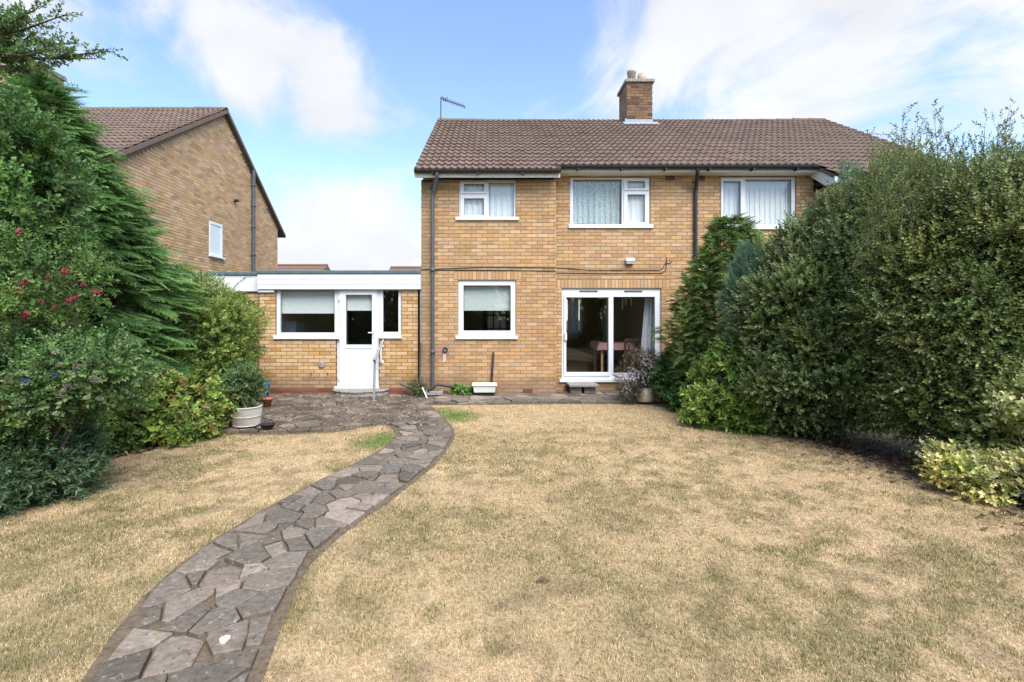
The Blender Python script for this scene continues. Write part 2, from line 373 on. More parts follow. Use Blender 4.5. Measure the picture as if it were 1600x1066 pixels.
def lay_bricks(wall, rects, face, axis='y', n_single=300, pal=PAL_BUFF, pal_name='buff', mat='brick', seed=1, tint_fn=None, near=None, out_sign=-1, rest_name='brickwork'):
    """bricks on a wall: single ones nearest to NEAR (u,z), the rest in one joined part. axis y: wall across X facing -Y at Y=face; axis x: wall along Y facing +X at X=face"""
    rng = np.random.default_rng(seed)
    full = [r for r in rects if abs((r[1] - r[0]) - (.225 - JT)) < .003 and abs((r[3] - r[2]) - .065) < .003 and (tint_fn is None or tint_fn(*r) is None)]
    if near is None: near = ((min(r[0] for r in rects) + max(r[1] for r in rects)) / 2, 1.2)
    full.sort(key=lambda r: (r[0] - near[0]) ** 2 + (r[2] - near[1]) ** 2)
    single = full[:n_single]; ids = {id(r) for r in single}
    rot = 0 if axis == 'y' else math.pi / 2
    for r in single:
        me = brick_mesh(r[1] - r[0], r[3] - r[2], pal_name, pal, mat, rng)
        o = bpy.data.objects.new('brick', me); jit = rng.uniform(-.0015, .0015)
        loc = Vector((r[0], face + jit, r[2])) if axis == 'y' else Vector((face + jit, r[0], r[2]))
        place(o, wall, loc); o.rotation_euler = (0, 0, rot)
    Vs, Fs, Cs = [], [], []
    for r in rects:
        if id(r) in ids: continue
        t = (tint_fn(*r) if tint_fn else None) or pick(pal, rng)
        p = .005 + rng.uniform(-.0015, .0015); e = .0025; a, b, c, d = r
        q = [(a, 0, c), (b, 0, c), (b, 0, d), (a, 0, d), (a + e, -p, c + e), (b - e, -p, c + e), (b - e, -p, d - e), (a + e, -p, d - e)]
        if axis == 'y': q = [(x, face + y, z) for x, y, z in q]
        else: q = [(face - y, x, z) for x, y, z in q]
        k = len(Vs); Vs += q; Cs += [t] * 8
        Fs += [(k + 4, k + 5, k + 6, k + 7), (k, k + 1, k + 5, k + 4), (k + 1, k + 2, k + 6, k + 5), (k + 2, k + 3, k + 7, k + 6), (k + 3, k, k + 4, k + 7)]
    if Vs:
        o = obj_np(rest_name, np.array(Vs), np.array(Fs), np.array(Cs), mat, wall); o['kind'] = 'stuff'

TW, TG, TL = .28, .285, .335
def tile_template():
    us = np.linspace(0, TW, 15); ph = 2 * np.pi * (us - .02) / (TW / 2)
    h = .034 * (.5 + .5 * np.cos(ph + .45 * np.sin(ph))) ** 1.5
    V = []
    for s_, n_ in ((0, .012), (0, .048), (TL, .006)):
        V += [(u, s_, n_ + q) for u, q in zip(us, h)]
    n = len(us)
    Fc = [(i, i + 1, n + i + 1, n + i) for i in range(n - 1)] + [(n + i, n + i + 1, 2 * n + i + 1, 2 * n + i) for i in range(n - 1)]
    return np.array(V), np.array(Fc)
TV, TF = tile_template()
PAL_TILE = [(.150, .107, .083), (.155, .111, .087), (.145, .103, .080), (.162, .117, .092), (.149, .107, .085), (.170, .124, .098)]
TILE_LIB = {}
def lay_tiles(roof, x0, x1, Ye, Ze, pitch, rows, extra=(), skip=None, n_single=300, seed=3, near_x=0, key='a'):
    """tiles on a slope that faces -Y; row 0 starts at the eaves line (Ye, Ze)"""
    rng = np.random.default_rng(seed); cp, sp = math.cos(pitch), math.sin(pitch)
    cells = []
    def row(r, a, b):
        n = int(math.ceil((b - a) / TW - .01))
        for i in range(n):
            wdt = min(TW, b - a - i * TW)
            cells.append((r, a + i * TW, wdt))
    for r in range(rows): row(r, x0, x1)
    for r, a, b in extra: row(r, a, b)
    if skip: cells = [c for c in cells if not skip(*c)]
    cells.sort(key=lambda c: (abs(c[2] - TW) > .001, c[0], abs(c[1] - near_x)))
    lib = TILE_LIB.setdefault('t', [])
    Vs, Fs, Cs = [], [], []; nv = 0
    for k, (r, x, wdt) in enumerate(cells):
        s0 = r * TG
        if k < n_single and abs(wdt - TW) < .001:
            if len(lib) < 24:
                me = mesh_np('roof_tile', TV, TF, np.array([pick(PAL_TILE, rng, .06)] * len(TV)), 'tile'); lib.append(me)
                me.polygons.foreach_set('use_smooth', [False] * 14 + [True] * 14)
            o = bpy.data.objects.new('roof_tile', lib[rng.integers(len(lib))])
            jit = rng.uniform(-.004, .004)
            place(o, roof, Vector((x, Ye + s0 * cp + jit, Ze + s0 * sp + rng.uniform(-.004, .004)))); o.rotation_euler = (pitch, 0, 0)
        else:
            V = TV.copy(); V[:, 0] *= wdt / TW
            s = V[:, 1] + s0 + rng.uniform(-.004, .004); nn = V[:, 2] + rng.uniform(-.002, .004)
            W = np.stack([V[:, 0] + x, Ye + s * cp - nn * sp, Ze + s * sp + nn * cp], 1)
            Vs.append(W); Fs.append(TF + nv); Cs.append(np.array([pick(PAL_TILE, rng, .06)] * len(W))); nv += len(W)
    if Vs:
        o = obj_np('tile_courses', np.concatenate(Vs), np.concatenate(Fs), np.concatenate(Cs), 'tile', roof); o['kind'] = 'stuff'
def ridge(roof, x0, x1, Y, Z, sag=0.0, seed=5):
    rng = np.random.default_rng(seed); n = int(round((x1 - x0) / .45)); wd = (x1 - x0) / n; seg = 8
    me = None
    for i in range(n):
        if me is None or i % 6 == 0:
            V = []; t = pick(PAL_TILE, rng, .12)
            for xx, rr in ((0, .112), (wd - .012, .105)):
                for ring_r in (rr, rr - .02):
                    V += [(xx, -ring_r * math.cos(math.pi * k / seg), ring_r * math.sin(math.pi * k / seg) * .85) for k in range(seg + 1)]
            m = seg + 1; Fc = []
            for k in range(seg):
                Fc += [(k, 2 * m + k, 2 * m + k + 1, k + 1), (m + k + 1, 3 * m + k + 1, 3 * m + k, m + k), (k, k + 1, m + k + 1, m + k), (2 * m + k + 1, 2 * m + k, 3 * m + k, 3 * m + k + 1)]
            me = mesh_np('ridge_tile', np.array(V), np.array(Fc), np.array([t] * len(V)), 'tile')
        u = (i + .5) / n
        o = bpy.data.objects.new('ridge_tile', me); place(o, roof, Vector((x0 + i * wd, Y, Z - sag * 4 * u * (1 - u) + rng.uniform(-.006, .006))))

# ------------------------------------------------------------ windows
def rect(Y, a): return (PX(a[0], Y), PX(a[2], Y), PZ(a[3], Y), PZ(a[1], Y))     # pixel box x0,y0,x1,y1 at depth Y -> x0,x1,z0,z1
def window(parent, Y, outer, glasses, sashes=(), sill=None, depth=.07, inset=.03, name='window'):
    """frame with its panes, opening sashes and sill; all boxes in photo pixels on the wall plane Y"""
    o = rect(Y, outer); g = [rect(Y, q) for q in glasses]; y0 = Y + inset
    m = MB(); m.slab(o[0], o[1], o[2], o[3], g, y0, y0 + depth)
    fr = m.build(name, 'upvc', parent, bevel=.004)
    for q in g:
        MB().box(q[0] - .012, q[1] + .012, y0 + .030, y0 + .038, q[2] - .012, q[3] + .012).build('pane', 'glass', fr)
        b = MB(); b.slab(q[0], q[1], q[2], q[3], [(q[0] + .007, q[1] - .007, q[2] + .007, q[3] - .007)], y0 + .018, y0 + .029); b.build('gasket', 'black_plastic', fr)
    for s_, gi in sashes:
        r = rect(Y, s_); h = g[gi]
        b = MB(); b.slab(r[0], r[1], r[2], r[3], [(h[0] - .001, h[1] + .001, h[2] - .001, h[3] + .001)], y0 - .022, y0 - .002); b.build('opening_sash', 'upvc', fr, bevel=.006)
    if sill:
        r = rect(Y, sill); MB().box(r[0], r[1], Y - .045, Y + inset - .002, r[2], r[3]).build('sill', 'upvc', fr, bevel=.004)
    return fr, o
def curtain(name, x0, x1, z0, z1, Y, folds, amp, mat, label, cat='curtain', tint=None, seed=0, taper=None):
    rng = np.random.default_rng(seed); n = max(int(folds * 8), 12); m = 6
    u = np.linspace(0, 1, n); base = amp * np.sin(u * folds * 2 * np.pi + rng.uniform(0, 6)) + .4 * amp * np.sin(u * folds * 4.7 + 1.3)
    V = []
    for j in range(m + 1):
        v = j / m
        for i in range(n):
            x = x0 + (x1 - x0) * u[i]
            if taper: x = x + taper(v, u[i])
            V.append((x, Y + base[i] * (1 - .3 * v), z0 + (z1 - z0) * v))
    V = np.array(V); k = len(V); V = np.concatenate([V, V + np.array([0, .004, 0])])
    Fc = []
    for j in range(m):
        for i in range(n - 1):
            a = j * n + i; Fc += [(a, a + 1, a + n + 1, a + n), (a + k, a + n + k, a + n + 1 + k, a + 1 + k)]
    o = obj_np(name, V, np.array(Fc), np.tile(np.array(tint or (1, 1, 1)), (len(V), 1)), mat, None)
    o.data.polygons.foreach_set('use_smooth', [True] * len(o.data.polygons))
    return tag(o, label, cat)
def blind(x0, x1, z0, z1, Y, mat, label):
    t = thing('roller_blind', ((x0 + x1) / 2, Y, z0), label, 'blind')
    MB().box(x0, x1, Y, Y + .004, z0 + .035, z1).build('fabric', mat, t)
    MB().box(x0, x1, Y - .006, Y + .010, z0, z0 + .034).build('bottom_bar', mat, t)
    MB().tube([(x0, Y + .02, z1 + .02), (x1, Y + .02, z1 + .02)], .02, 10).build('roller', mat, t)
    return t

# ============================================================ MAIN HOUSE
YR, YL, YB = 10.0, 9.76, 9.52                     # wall planes: middle, left bay, right bay
XL, X1, X2, XE = -1.46, 1.28, 6.68, 9.26
PITCH = math.atan2(2.5, 3.8); EY, EZ = 9.70, 4.65; RY, RZ = 13.5, 7.15
house = thing('semi_detached_house', ((XL + XE) / 2, YR, 0), 'two-storey buff brick semi-detached house with brown tiled roof, facing the lawn', 'house')
W_ul = (717, 281, 806, 341); W_ur = (891, 277, 1016, 353); W_3 = (1126, 276, 1244, 356); W_k = (716, 438, 806, 527); W_d = (878, 451, 1033, 594)
hL = [rect(YL, W_ul), rect(YL, W_k)]; hR = [rect(YR, W_ur), rect(YR, W_3), rect(YR, W_d)]
solL = (PX(709, YL), PX(815, YL), rect(YL, W_k)[3] + .008, PZ(424, YL)); solR = (PX(868, YR) + .03, PX(1046, YR), rect(YR, W_d)[3] + .008, PZ(437, YR))
WT = 4.56
wl = MB(); wl.slab(XL + .01, X1 - .002, -.1, 4.40, hL, YL, YL + .27)
wall_l = wl.build('wall', 'mortar', house)
wr = MB(); wr.slab(X1 + .002, X2 - .002, -.1, WT, hR, YR, YR + .27)
wall_r = wr.build('wall', 'mortar', house)
wb = MB(); wb.slab(X2, XE, -.1, 4.22, [], YB, YB + .27); wb.box(X2, X2 + .25, YB + .272, YR + .26, -.1, 4.22)
wall_b = wb.build('wall', 'mortar', house)
red = rect(YL, (681, 538, 708, 562)); ctr = rect(YL, (657, 272, 670, 286))
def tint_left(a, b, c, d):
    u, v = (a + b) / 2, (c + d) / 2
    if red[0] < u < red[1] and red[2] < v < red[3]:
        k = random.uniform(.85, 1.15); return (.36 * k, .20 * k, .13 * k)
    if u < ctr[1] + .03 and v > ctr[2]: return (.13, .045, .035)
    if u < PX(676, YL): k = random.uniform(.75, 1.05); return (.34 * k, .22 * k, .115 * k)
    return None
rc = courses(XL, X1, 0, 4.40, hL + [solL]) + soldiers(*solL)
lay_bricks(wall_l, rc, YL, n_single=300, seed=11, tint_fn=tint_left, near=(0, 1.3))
rc = courses(X1, X2, 0, 4.58, hR + [solR], shift=.3) + soldiers(*solR)
lay_bricks(wall_r, rc, YR, n_single=300, seed=12, near=(2.2, 3.0))
rc = courses(X2, XE, 0, 4.2); lay_bricks(wall_b, rc, YB, n_single=0, seed=13)
rng = np.random.default_rng(14)      # the side of the right bay, facing left
rc = courses(YB + .01, YR, 2.4, 4.2)
Vs, Fs, Cs = [], [], []
for a, b, c, d in rc:
    k = len(Vs); Vs += [(X2 - .009, a, c), (X2 - .009, b, c), (X2 - .009, b, d), (X2 - .009, a, d), (X2, a, c), (X2, b, c), (X2, b, d), (X2, a, d)]
    Cs += [pick(PAL_BUFF, rng)] * 8; Fs += [(k, k + 3, k + 2, k + 1), (k, k + 1, k + 5, k + 4), (k + 1, k + 2, k + 6, k + 5), (k + 2, k + 3, k + 7, k + 6), (k + 3, k, k + 4, k + 7)]
obj_np('brickwork', np.array(Vs), np.array(Fs), np.array(Cs), 'brick', wall_b)['kind'] = 'stuff'
# other sides of the house, floors, inner walls
BY = 17.2
g = MB()
for x0, x1, yf in ((XL, XL + .25, YL + .272), (XE - .25, XE, YB + .272)):
    g.add([(x0, yf, -.1), (x1, yf, -.1), (x1, BY, -.1), (x0, BY, -.1), (x0, yf, 4.5), (x1, yf, 4.5), (x1, RY, 7.0), (x0, RY, 7.0), (x1, BY, 4.5), (x0, BY, 4.5)],
          [(0, 1, 5, 4), (1, 2, 8, 6, 5), (2, 3, 9, 8), (3, 0, 4, 7, 9), (4, 5, 6, 7), (7, 6, 8, 9)], (.44, .27, .12))
g.build('side_wall', 'brick', house)
bw = (2.35, 3.15, 1.1, 2.35); kw = (-1.1, 1.1, .5, 2.4)  # kw: unseen rear opening, widened to let daylight reach the inner door
MB().slab(XL + .25, XE - .25, -.1, 4.5, [bw, kw], BY - .25, BY, tint=(.44, .27, .12)).build('back_wall', 'brick', house)
MB().box(XL + .26, XE - .26, YR + .28, BY - .26, .10, .30).build('ground_floor', 'carpet', house)
MB().box(XL + .26, X1, YL + .28, YR + .278, .10, .30).build('ground_floor', 'carpet', house)
MB().box(XL + .26, XE - .26, YR + .28, BY - .26, 2.50, 2.68).build('ceiling', 'ceiling_white', house)
MB().box(XL + .26, X1, YL + .28, YR + .278, 2.50, 2.68).build('ceiling', 'ceiling_white', house)
MB().box(XL + .26, X1, YL + .28, YR + .278, 4.32, 4.38).build('ceiling', 'ceiling_white', house)
MB().box(XL + .26, XE - .26, YR + .28, BY - .26, 4.42, 4.48).build('ceiling', 'ceiling_white', house)
MB().box(X1 - .1, X1, YR + .29, BY - .27, .301, 2.499).build('partition', 'plaster', house)
MB().box(3.85, 3.97, YR + .29, BY - .27, .301, 2.499).build('partition', 'plaster', house)
MB().box(3.85, 3.97, YR + .29, BY - .27, 2.69, 4.41).build('partition', 'plaster', house)
MB().box(X1 - .1, X1, YR + .29, BY - .27, 2.69, 4.41).build('partition', 'plaster', house)
MB().slab(XL + .26, X1 - .11, .301, 2.499, [(-.255, .46, .302, 2.39)], 13.19, 13.3).build('partition', 'plaster', house)
# windows
wf, _ = window(house, YL, W_ul, [(725, 287, 756, 299), (725, 310, 756, 336), (764, 285, 803, 338)], [((719, 283, 761, 302.5), 0), ((719, 304.5, 761, 340), 1)], (712, 340, 811, 344.5))
wf, _ = window(house, YR, W_ur, [(896, 280, 972, 350), (981, 283, 1008, 294), (981, 304, 1008, 347)], [((975, 278, 1014.5, 297.5), 1), ((975, 299.5, 1014.5, 352), 2)], (888, 351.5, 1020, 357))
wf, _ = window(house, YR, W_3, [(1131, 283, 1158, 351), (1166, 280, 1238, 350)], [((1127, 278, 1162, 355), 0)], (1122, 354, 1249, 359))
wf, _ = window(house, YL, W_k, [(724, 446, 798, 517)], [], (712, 525, 809, 530))
wf['label'] = 'white framed kitchen window with a single pane'
pd, _ = window(house, YR, W_d, [(885, 465, 951, 582), (959, 464, 1024, 583)], [((881, 460, 954, 588), 0)], (874, 592, 1037, 597), depth=.09, name='sliding_door')
pd['label'] = 'white two-panel sliding patio door'
for a in ((906, 454, 934, 456), (976, 454, 1004, 456)):
    r = rect(YR, a); MB().box(r[0], r[1], YR + .016, YR + .029, r[2], r[3]).build('trickle_vent', 'grey_pipe', pd)
r = rect(YR, (882, 520, 885.5, 532)); MB().box(r[0], r[1], YR - .035, YR + .007, r[2], r[3]).build('handle', 'white_plastic', pd, bevel=.006)
# brick air vents at the wall foot and under the eaves
for a, Y in (((817, 608, 832, 617.5), YL), ((690, 611, 705, 617.5), YL), ((882, 602, 891, 611), YR), ((1040, 275, 1054, 282), YR), ((1090, 275, 1101, 282), YR)):
    r = rect(Y, a); m = MB(); nx = 6; nzz = 3
    hs = [(r[0] + (r[1] - r[0]) * (i + .2) / nx, r[0] + (r[1] - r[0]) * (i + .8) / nx, r[2] + (r[3] - r[2]) * (j + .2) / nzz, r[2] + (r[3] - r[2]) * (j + .8) / nzz) for i in range(nx) for j in range(nzz)]
    m.slab(r[0], r[1], r[2], r[3], hs, Y - .016, Y - .003, tint=(.2, .075, .05)); m.build('air_brick', 'brick_dark', house)
    MB().box(r[0], r[1], Y - .0135, Y - .0105, r[2], r[3]).build('dark_vent_fill', 'black_plastic', house)  # black sheet stands in for the dark depth of the vent holes
# roof
rf = MB(); ov = .06
def slope_pt(s, n=0.0): return (EY + s * math.cos(PITCH) - n * math.sin(PITCH), EZ + s * math.sin(PITCH) + n * math.cos(PITCH))
SL = math.hypot(3.8, 2.5)
a0 = slope_pt(.02, 0); a1 = slope_pt(SL, 0); b0 = slope_pt(.02, -.1); b1 = slope_pt(SL, -.1)
x0, x1 = XL - .08, XE + .06
rf.add([(x0, *a0), (x1, *a0), (x1, *a1), (x0, *a1), (x0, *b0), (x1, *b0), (x1, *b1), (x0, *b1)], [(0, 1, 2, 3), (7, 6, 5, 4), (4, 5, 1, 0), (5, 6, 2, 1), (7, 4, 0, 3)], (.13, .095, .08))
by = 17.4; bz = 4.6
rf.add([(x0, RY, RZ), (x1, RY, RZ), (x1, by, bz), (x0, by, bz), (x0, RY, RZ - .12), (x1, RY, RZ - .12), (x1, by, bz - .12), (x0, by, bz - .12)], [(1, 0, 3, 2), (4, 5, 6, 7), (0, 4, 7, 3), (5, 1, 2, 6), (2, 3, 7, 6)], (.13, .095, .08))
for xa, xb, k in ((x0, X1 + .06, 1), (X2 - .12, x1, 2)):
    c0 = slope_pt(-TG * k + .02, 0); c1 = slope_pt(.018, 0); d0 = slope_pt(-TG * k + .02, -.06); d1 = slope_pt(.018, -.06)
    rf.add([(xa, *c0), (xb, *c0), (xb, *c1), (xa, *c1), (xa, *d0), (xb, *d0), (xb, *d1), (xa, *d1)], [(0, 1, 2, 3), (7, 6, 5, 4), (4, 5, 1, 0), (5, 6, 2, 1), (7, 4, 0, 3)], (.13, .095, .08))
roof = rf.build('roof', 'tile', house)
CHX0, CHX1, CHY0, CHY1 = 3.63, 4.33, 13.0, 13.8
lay_tiles(roof, x0, x1, EY, EZ, PITCH, 16, [(-1, x0, X1 + .06), (-1, X2 - .12, x1), (-2, X2 - .12, x1)],
          skip=lambda r, x, wd: r >= 14 and x + wd > CHX0 and x < CHX1 and r * TG > 3.98, seed=21, near_x=1.5)
ridge(roof, x0, x1, RY, RZ - .02, sag=.05)
# verge strip of mortar along the left gable
m = MB(); vv = []
for s_ in (-TG, SL):
    for n_ in (-.10, .03): vv.append((x0 - .012, *slope_pt(s_, n_))); vv.append((x0 + .004, *slope_pt(s_, n_)))
m.add(vv, [(0, 1, 3, 2), (4, 6, 7, 5), (0, 2, 6, 4), (1, 5, 7, 3), (2, 3, 7, 6), (0, 4, 5, 1)]); m.build('verge', 'mortar_dark', roof)
# fascia, soffit, gutters
def eaves(xa, xb, Ye, Ze, wallY, fz0, fz1, soff, ends=True):
    f = MB().box(xa, xb, Ye + .02, Ye + .045, fz0, fz1).build('fascia', 'soffit_cream', house)
    if soff: MB().box(xa, xb, Ye + .046, wallY - .012, fz0 + .004, fz0 + .018).build('soffit', 'soffit_cream', house)
    gm = MB(); seg = 8; yc = Ye - .045; zc = Ze - .005; ra, rb = .058, .053
    prof = [(yc - ra * math.cos(math.pi * k / seg), zc - ra * math.sin(math.pi * k / seg)) for k in range(seg + 1)] + [(yc + rb * math.cos(math.pi * k / seg), zc - rb * math.sin(math.pi * k / seg)) for k in range(seg + 1)]
    n = len(prof); vs_ = [(xa, y, z) for y, z in prof] + [(xb, y, z) for y, z in prof]
    gm.add(vs_, [(i, (i + 1) % n, (i + 1) % n + n, i + n) for i in range(n)] + [tuple(range(n - 1, -1, -1)), tuple(range(n, 2 * n))])
    gt = gm.build('gutter', 'black_plastic', house)
    k = xa + .35
    while k < xb - .1:
        MB().box(k, k + .03, yc - .066, Ye + .019, zc - .085, zc - .056).build('bracket', 'black_plastic', gt); k += .88
eaves(x0, X1 + .05, EY - TG * math.cos(PITCH), EZ - TG * math.sin(PITCH), YL, 4.365, 4.475, False)
eaves(X1 + .06, X2 - .10, EY, EZ, YR, 4.545, 4.645, True)
eaves(X2 - .02, x1, EY - 2 * TG * math.cos(PITCH), EZ - 2 * TG * math.sin(PITCH), YB, 4.20, 4.315, False)
# white boxed end between the two eaves levels on the right
ey2 = EY - 2 * TG * math.cos(PITCH)
m = MB(); pr = [(ey2 + .02, 4.20), (ey2 + .02, 4.31), (EY + .02, 4.63), (YR - .02, 4.63), (YR - .02, 4.53), (YB - .02, 4.20)]
n = len(pr); vs_ = [(X2 - .09, y, z) for y, z in pr] + [(X2 - .025, y, z) for y, z in pr]
m.add(vs_, [tuple(range(n - 1, -1, -1)), tuple(range(n, 2 * n))] + [(i, (i + 1) % n, (i + 1) % n + n, i + n) for i in range(n)]); m.build('box_end', 'fascia_white', house)
# chimney
cm_ = MB().box(CHX0 + .009, CHX1 - .009, CHY0 + .009, CHY1, 6.5, 7.98); chim = cm_.build('chimney', 'mortar_dark', house)
lay_bricks(chim, courses(CHX0, CHX1, 6.55, 7.975), CHY0 + .009, n_single=80, pal=PAL_STACK, pal_name='stack', mat='brick_dark', seed=31, near=(4, 7.4))
Vs, Fs, Cs = [], [], []; rng = np.random.default_rng(8)
for a, b, c, d in courses(CHY0 + .01, CHY1, 6.55, 7.975, shift=.5):
    k = len(Vs); Vs += [(CHX0, a, c), (CHX0, b, c), (CHX0, b, d), (CHX0, a, d), (CHX0 + .009, a, c), (CHX0 + .009, b, c), (CHX0 + .009, b, d), (CHX0 + .009, a, d)]
    t = pick([(.26, .15, .10), (.24, .13, .10), (.28, .18, .12)], rng); Cs += [t] * 8  # paler, pinker tones put the light on this face into the colour
    Fs += [(k, k + 3, k + 2, k + 1), (k, k + 1, k + 5, k + 4), (k + 1, k + 2, k + 6, k + 5), (k + 2, k + 3, k + 7, k + 6), (k + 3, k, k + 4, k + 7)]
obj_np('side_brickwork', np.array(Vs), np.array(Fs), np.array(Cs), 'brick_dark', chim)['kind'] = 'stuff'
MB().box(CHX0 - .05, CHX1 + .05, CHY0 - .05, CHY1 + .05, 7.98, 8.07).build('cap', 'concrete', chim, bevel=.012)
MB().lathe([(.0, .0), (.115, 0), (.105, .25), (.122, .26), (.122, .335), (.10, .34), (.09, .1), (0, .1)], (3.82, 13.22, 8.07)).build('chimney_pot', 'pot_buff', chim)
MB().lathe([(.0, .0), (.115, 0), (.118, .28), (.10, .285), (.09, .05), (0, .05)], (4.13, 13.30, 8.07)).build('chimney_pot', 'pot_buff', chim)
y_, z_ = slope_pt(3.86, .06)
m = MB(); p0 = slope_pt(3.80, .085); p1 = slope_pt(4.02, .075)
m.add([(CHX0 - .12, *p0), (CHX1 + .12, *p0), (CHX1 + .12, *p1), (CHX0 - .12, *p1), (CHX0 - .12, p0[0], p0[1] - .03), (CHX1 + .12, p0[0], p0[1] - .03), (CHX1 + .12, p1[0], p1[1] - .03), (CHX0 - .12, p1[0], p1[1] - .03)],
      [(0, 1, 2, 3), (4, 5, 1, 0), (5, 6, 2, 1), (7, 4, 0, 3), (7, 6, 5, 4)])
m.box(CHX0 - .004, CHX1 + .004, CHY0 - .012, CHY0 - .002, 6.84, 6.98); m.box(CHX0 - .05, CHX0 - .004, CHY0 - .01, CHY0 + .2, 6.88, 7.0)
m.build('lead_flashing', 'lead', chim)
# downpipes
def downpipe(pts, r=.036, joints=(), mat='grey_pipe'):
    p = MB().tube(pts, r, 12).build('downpipe', mat, house)
    for (x, y, z) in joints:
        MB().lathe([(r + .001, -.04), (r + .012, -.035), (r + .012, .035), (r + .001, .04)], (x, y, z), 14).build('pipe_collar', mat, p)
        MB().box(x - .055, x + .055, y + r - .02, YL - .006 if y < YL else y + .05, z - .015, z + .015).build('pipe_clip', mat, p)
yp = YL - .055; xp = PX(676, yp)
downpipe([(PX(683, 9.45), 9.42, 4.44), (PX(683, 9.45), 9.42, 4.36), (xp + .02, yp, 4.16), (xp, yp, 4.05), (xp, yp, .10)], joints=[(xp, yp, PZ(292, yp)), (xp, yp, PZ(422, yp)), (xp, yp, PZ(550, yp))])
yq = YR - .055; xq = PX(1087, yq)
downpipe([(PX(1090, 9.65), 9.655, 4.60), (PX(1090, 9.65), 9.66, 4.5), (xq + .01, yq, 4.32), (xq, yq, 4.2), (xq, yq, .1)], joints=[], mat='black_plastic')
for pyy in (285, 400):
    z_ = PZ(pyy, yq); MB().box(xq - .05, xq + .05, yq + .02, YR - .004, z_ - .012, z_ + .012).build('pipe_clip', 'black_plastic', house)
# cables and small fittings on the wall
def on_wall(pts, Y, off=.014): return [(PX(a, Y - off), Y - off, PZ(b, Y - off)) for a, b in pts]
for pts in ([(658, 421), (700, 419.5), (760, 417.5), (800, 418), (868, 418.5)], [(672, 422), (730, 422), (800, 422.5), (868, 424)]):
    MB().tube(on_wall(pts, YL), .007, 6).build('cable', 'black_plastic', house)
for pts in ([(869, 418.5), (920, 422), (1030, 422), (1036, 419), (1039, 412), (1048, 411), (1050, 408)], [(869, 426.5), (960, 427.5), (1034, 427), (1040, 423), (1041.5, 412), (1041.5, 402)]):
    MB().tube(on_wall(pts, YR), .007, 6).build('cable', 'black_plastic', house)
x, z = PX(1049, YR), PZ(405, YR); MB().box(x - .045, x + .045, YR - .014, YR - .006, z - .04, z + .04).build('filled_hole', 'red_patch', house)
m = MB().lathe([(0, 0), (.055, 0), (.055, .03), (.04, .045), (.03, .02), (0, .02)], (0, 0, 0), 16)
m.v = [(PX(696, YL) + a, YL - .012 - c, PZ(546, YL) + b) for a, b, c in m.v]; m.build('flue_terminal', 'grey_pipe', house)
r = rect(YL, (690, 553, 700, 566)); MB().box(r[0] + .03, r[1] - .04, YL - .0125, YL - .0112, r[2], r[3]).build('lime_streak', 'paint_white', house)
xx, zz_ = PX(771, YL - .04), PZ(552, YL - .04)
MB().tube([(xx, YL + .02, zz_), (xx, YL - .035, zz_), (xx, YL - .05, zz_ - .02), (PX(768, YL), YL - .05, .30)], .021, 10).build('waste_pipe', 'black_plastic', house)
t = thing('security_light', (PX(983, YR), YR - .1, PZ(413, YR)), 'small white security light fixed to the wall between the patio door and bedroom window', 'wall light')
r = rect(YR, (976, 404, 990, 409)); MB().box(r[0], r[1], YR - .10, YR - .010, r[2], r[3]).build('housing', 'white_plastic', t, bevel=.008)
r = rect(YR, (977, 409.3, 989.5, 413.5)); MB().box(r[0], r[1], YR - .09, YR - .02, r[2], r[3]).build('lens', 'aluminium', t, bevel=.006)
# TV aerial on the gable
t = thing('tv_aerial', (PX(690, 13.4), 13.4, 7.0), 'thin television aerial on a mast at the left end of the ridge', 'aerial')
A = lambda px, py, Y=13.4: (PX(px, Y), Y, PZ(py, Y))
MB().tube([A(688.5, 205), A(689, 152)], .018, 6).build('mast', 'grey_pipe', t)
MB().tube([A(688, 153.5), A(727, 167)], .015, 6).build('boom', 'grey_pipe', t)
for i in range(11):
    k = i / 10; p = Vector(A(694 + 31 * k, 155.6 + 10.8 * k)); MB().tube([p + Vector((-.02, -.16, .0)), p + Vector((.02, .16, 0))], .007, 5).build('element', 'grey_pipe', t)
MB().tube([A(690, 151), A(697, 158)], .014, 6).build('reflector', 'grey_pipe', t)
MB().tube([A(692, 158), A(699, 152)], .012, 6).build('reflector', 'grey_pipe', t)

# ------------------------------------------------------------ inside the windows
g1 = rect(YL, W_ul); curtain('net_curtain', g1[0] + .04, g1[1] - .04, g1[2], g1[3], YL + .13, 9, .016, 'net', 'white net curtain behind the small upstairs window at the left', seed=1)
g2 = rect(YR, W_ur)
xm = PX(974, YR); curtain('lace_curtain', g2[0] + .03, xm - .02, g2[2], g2[3], YR + .145, 9, .026, 'lace', 'grey-green lace curtain filling the big pane of the middle upstairs window', tint=(.66, .72, .69), seed=2)
curtain('net_curtain', xm, g2[1] - .03, g2[2], g2[3], YR + .13, 4, .016, 'net', 'white net curtain behind the two narrow panes of the middle upstairs window', seed=3)
g3 = rect(YR, W_3)
t = thing('vertical_blind', ((g3[0] + g3[1]) / 2, YR + .13, g3[2]), 'pale grey vertical blind in the upstairs window furthest right', 'blind')
n = 14
for i in range(n):
    a = g3[0] + .03 + (g3[1] - g3[0] - .06) * i / n; wd = (g3[1] - g3[0]) / n * 1.06
    MB().add([(a, YR + .13, g3[2]), (a + wd, YR + .146, g3[2]), (a + wd, YR + .146, g3[3] - .05), (a, YR + .13, g3[3] - .05), (a, YR + .133, g3[2]), (a + wd, YR + .149, g3[2]), (a + wd, YR + .149, g3[3] - .05), (a, YR + .133, g3[3] - .05)],
             [(0, 1, 2, 3), (7, 6, 5, 4), (0, 3, 7, 4), (1, 5, 6, 2)]).build('slat', 'net', t)
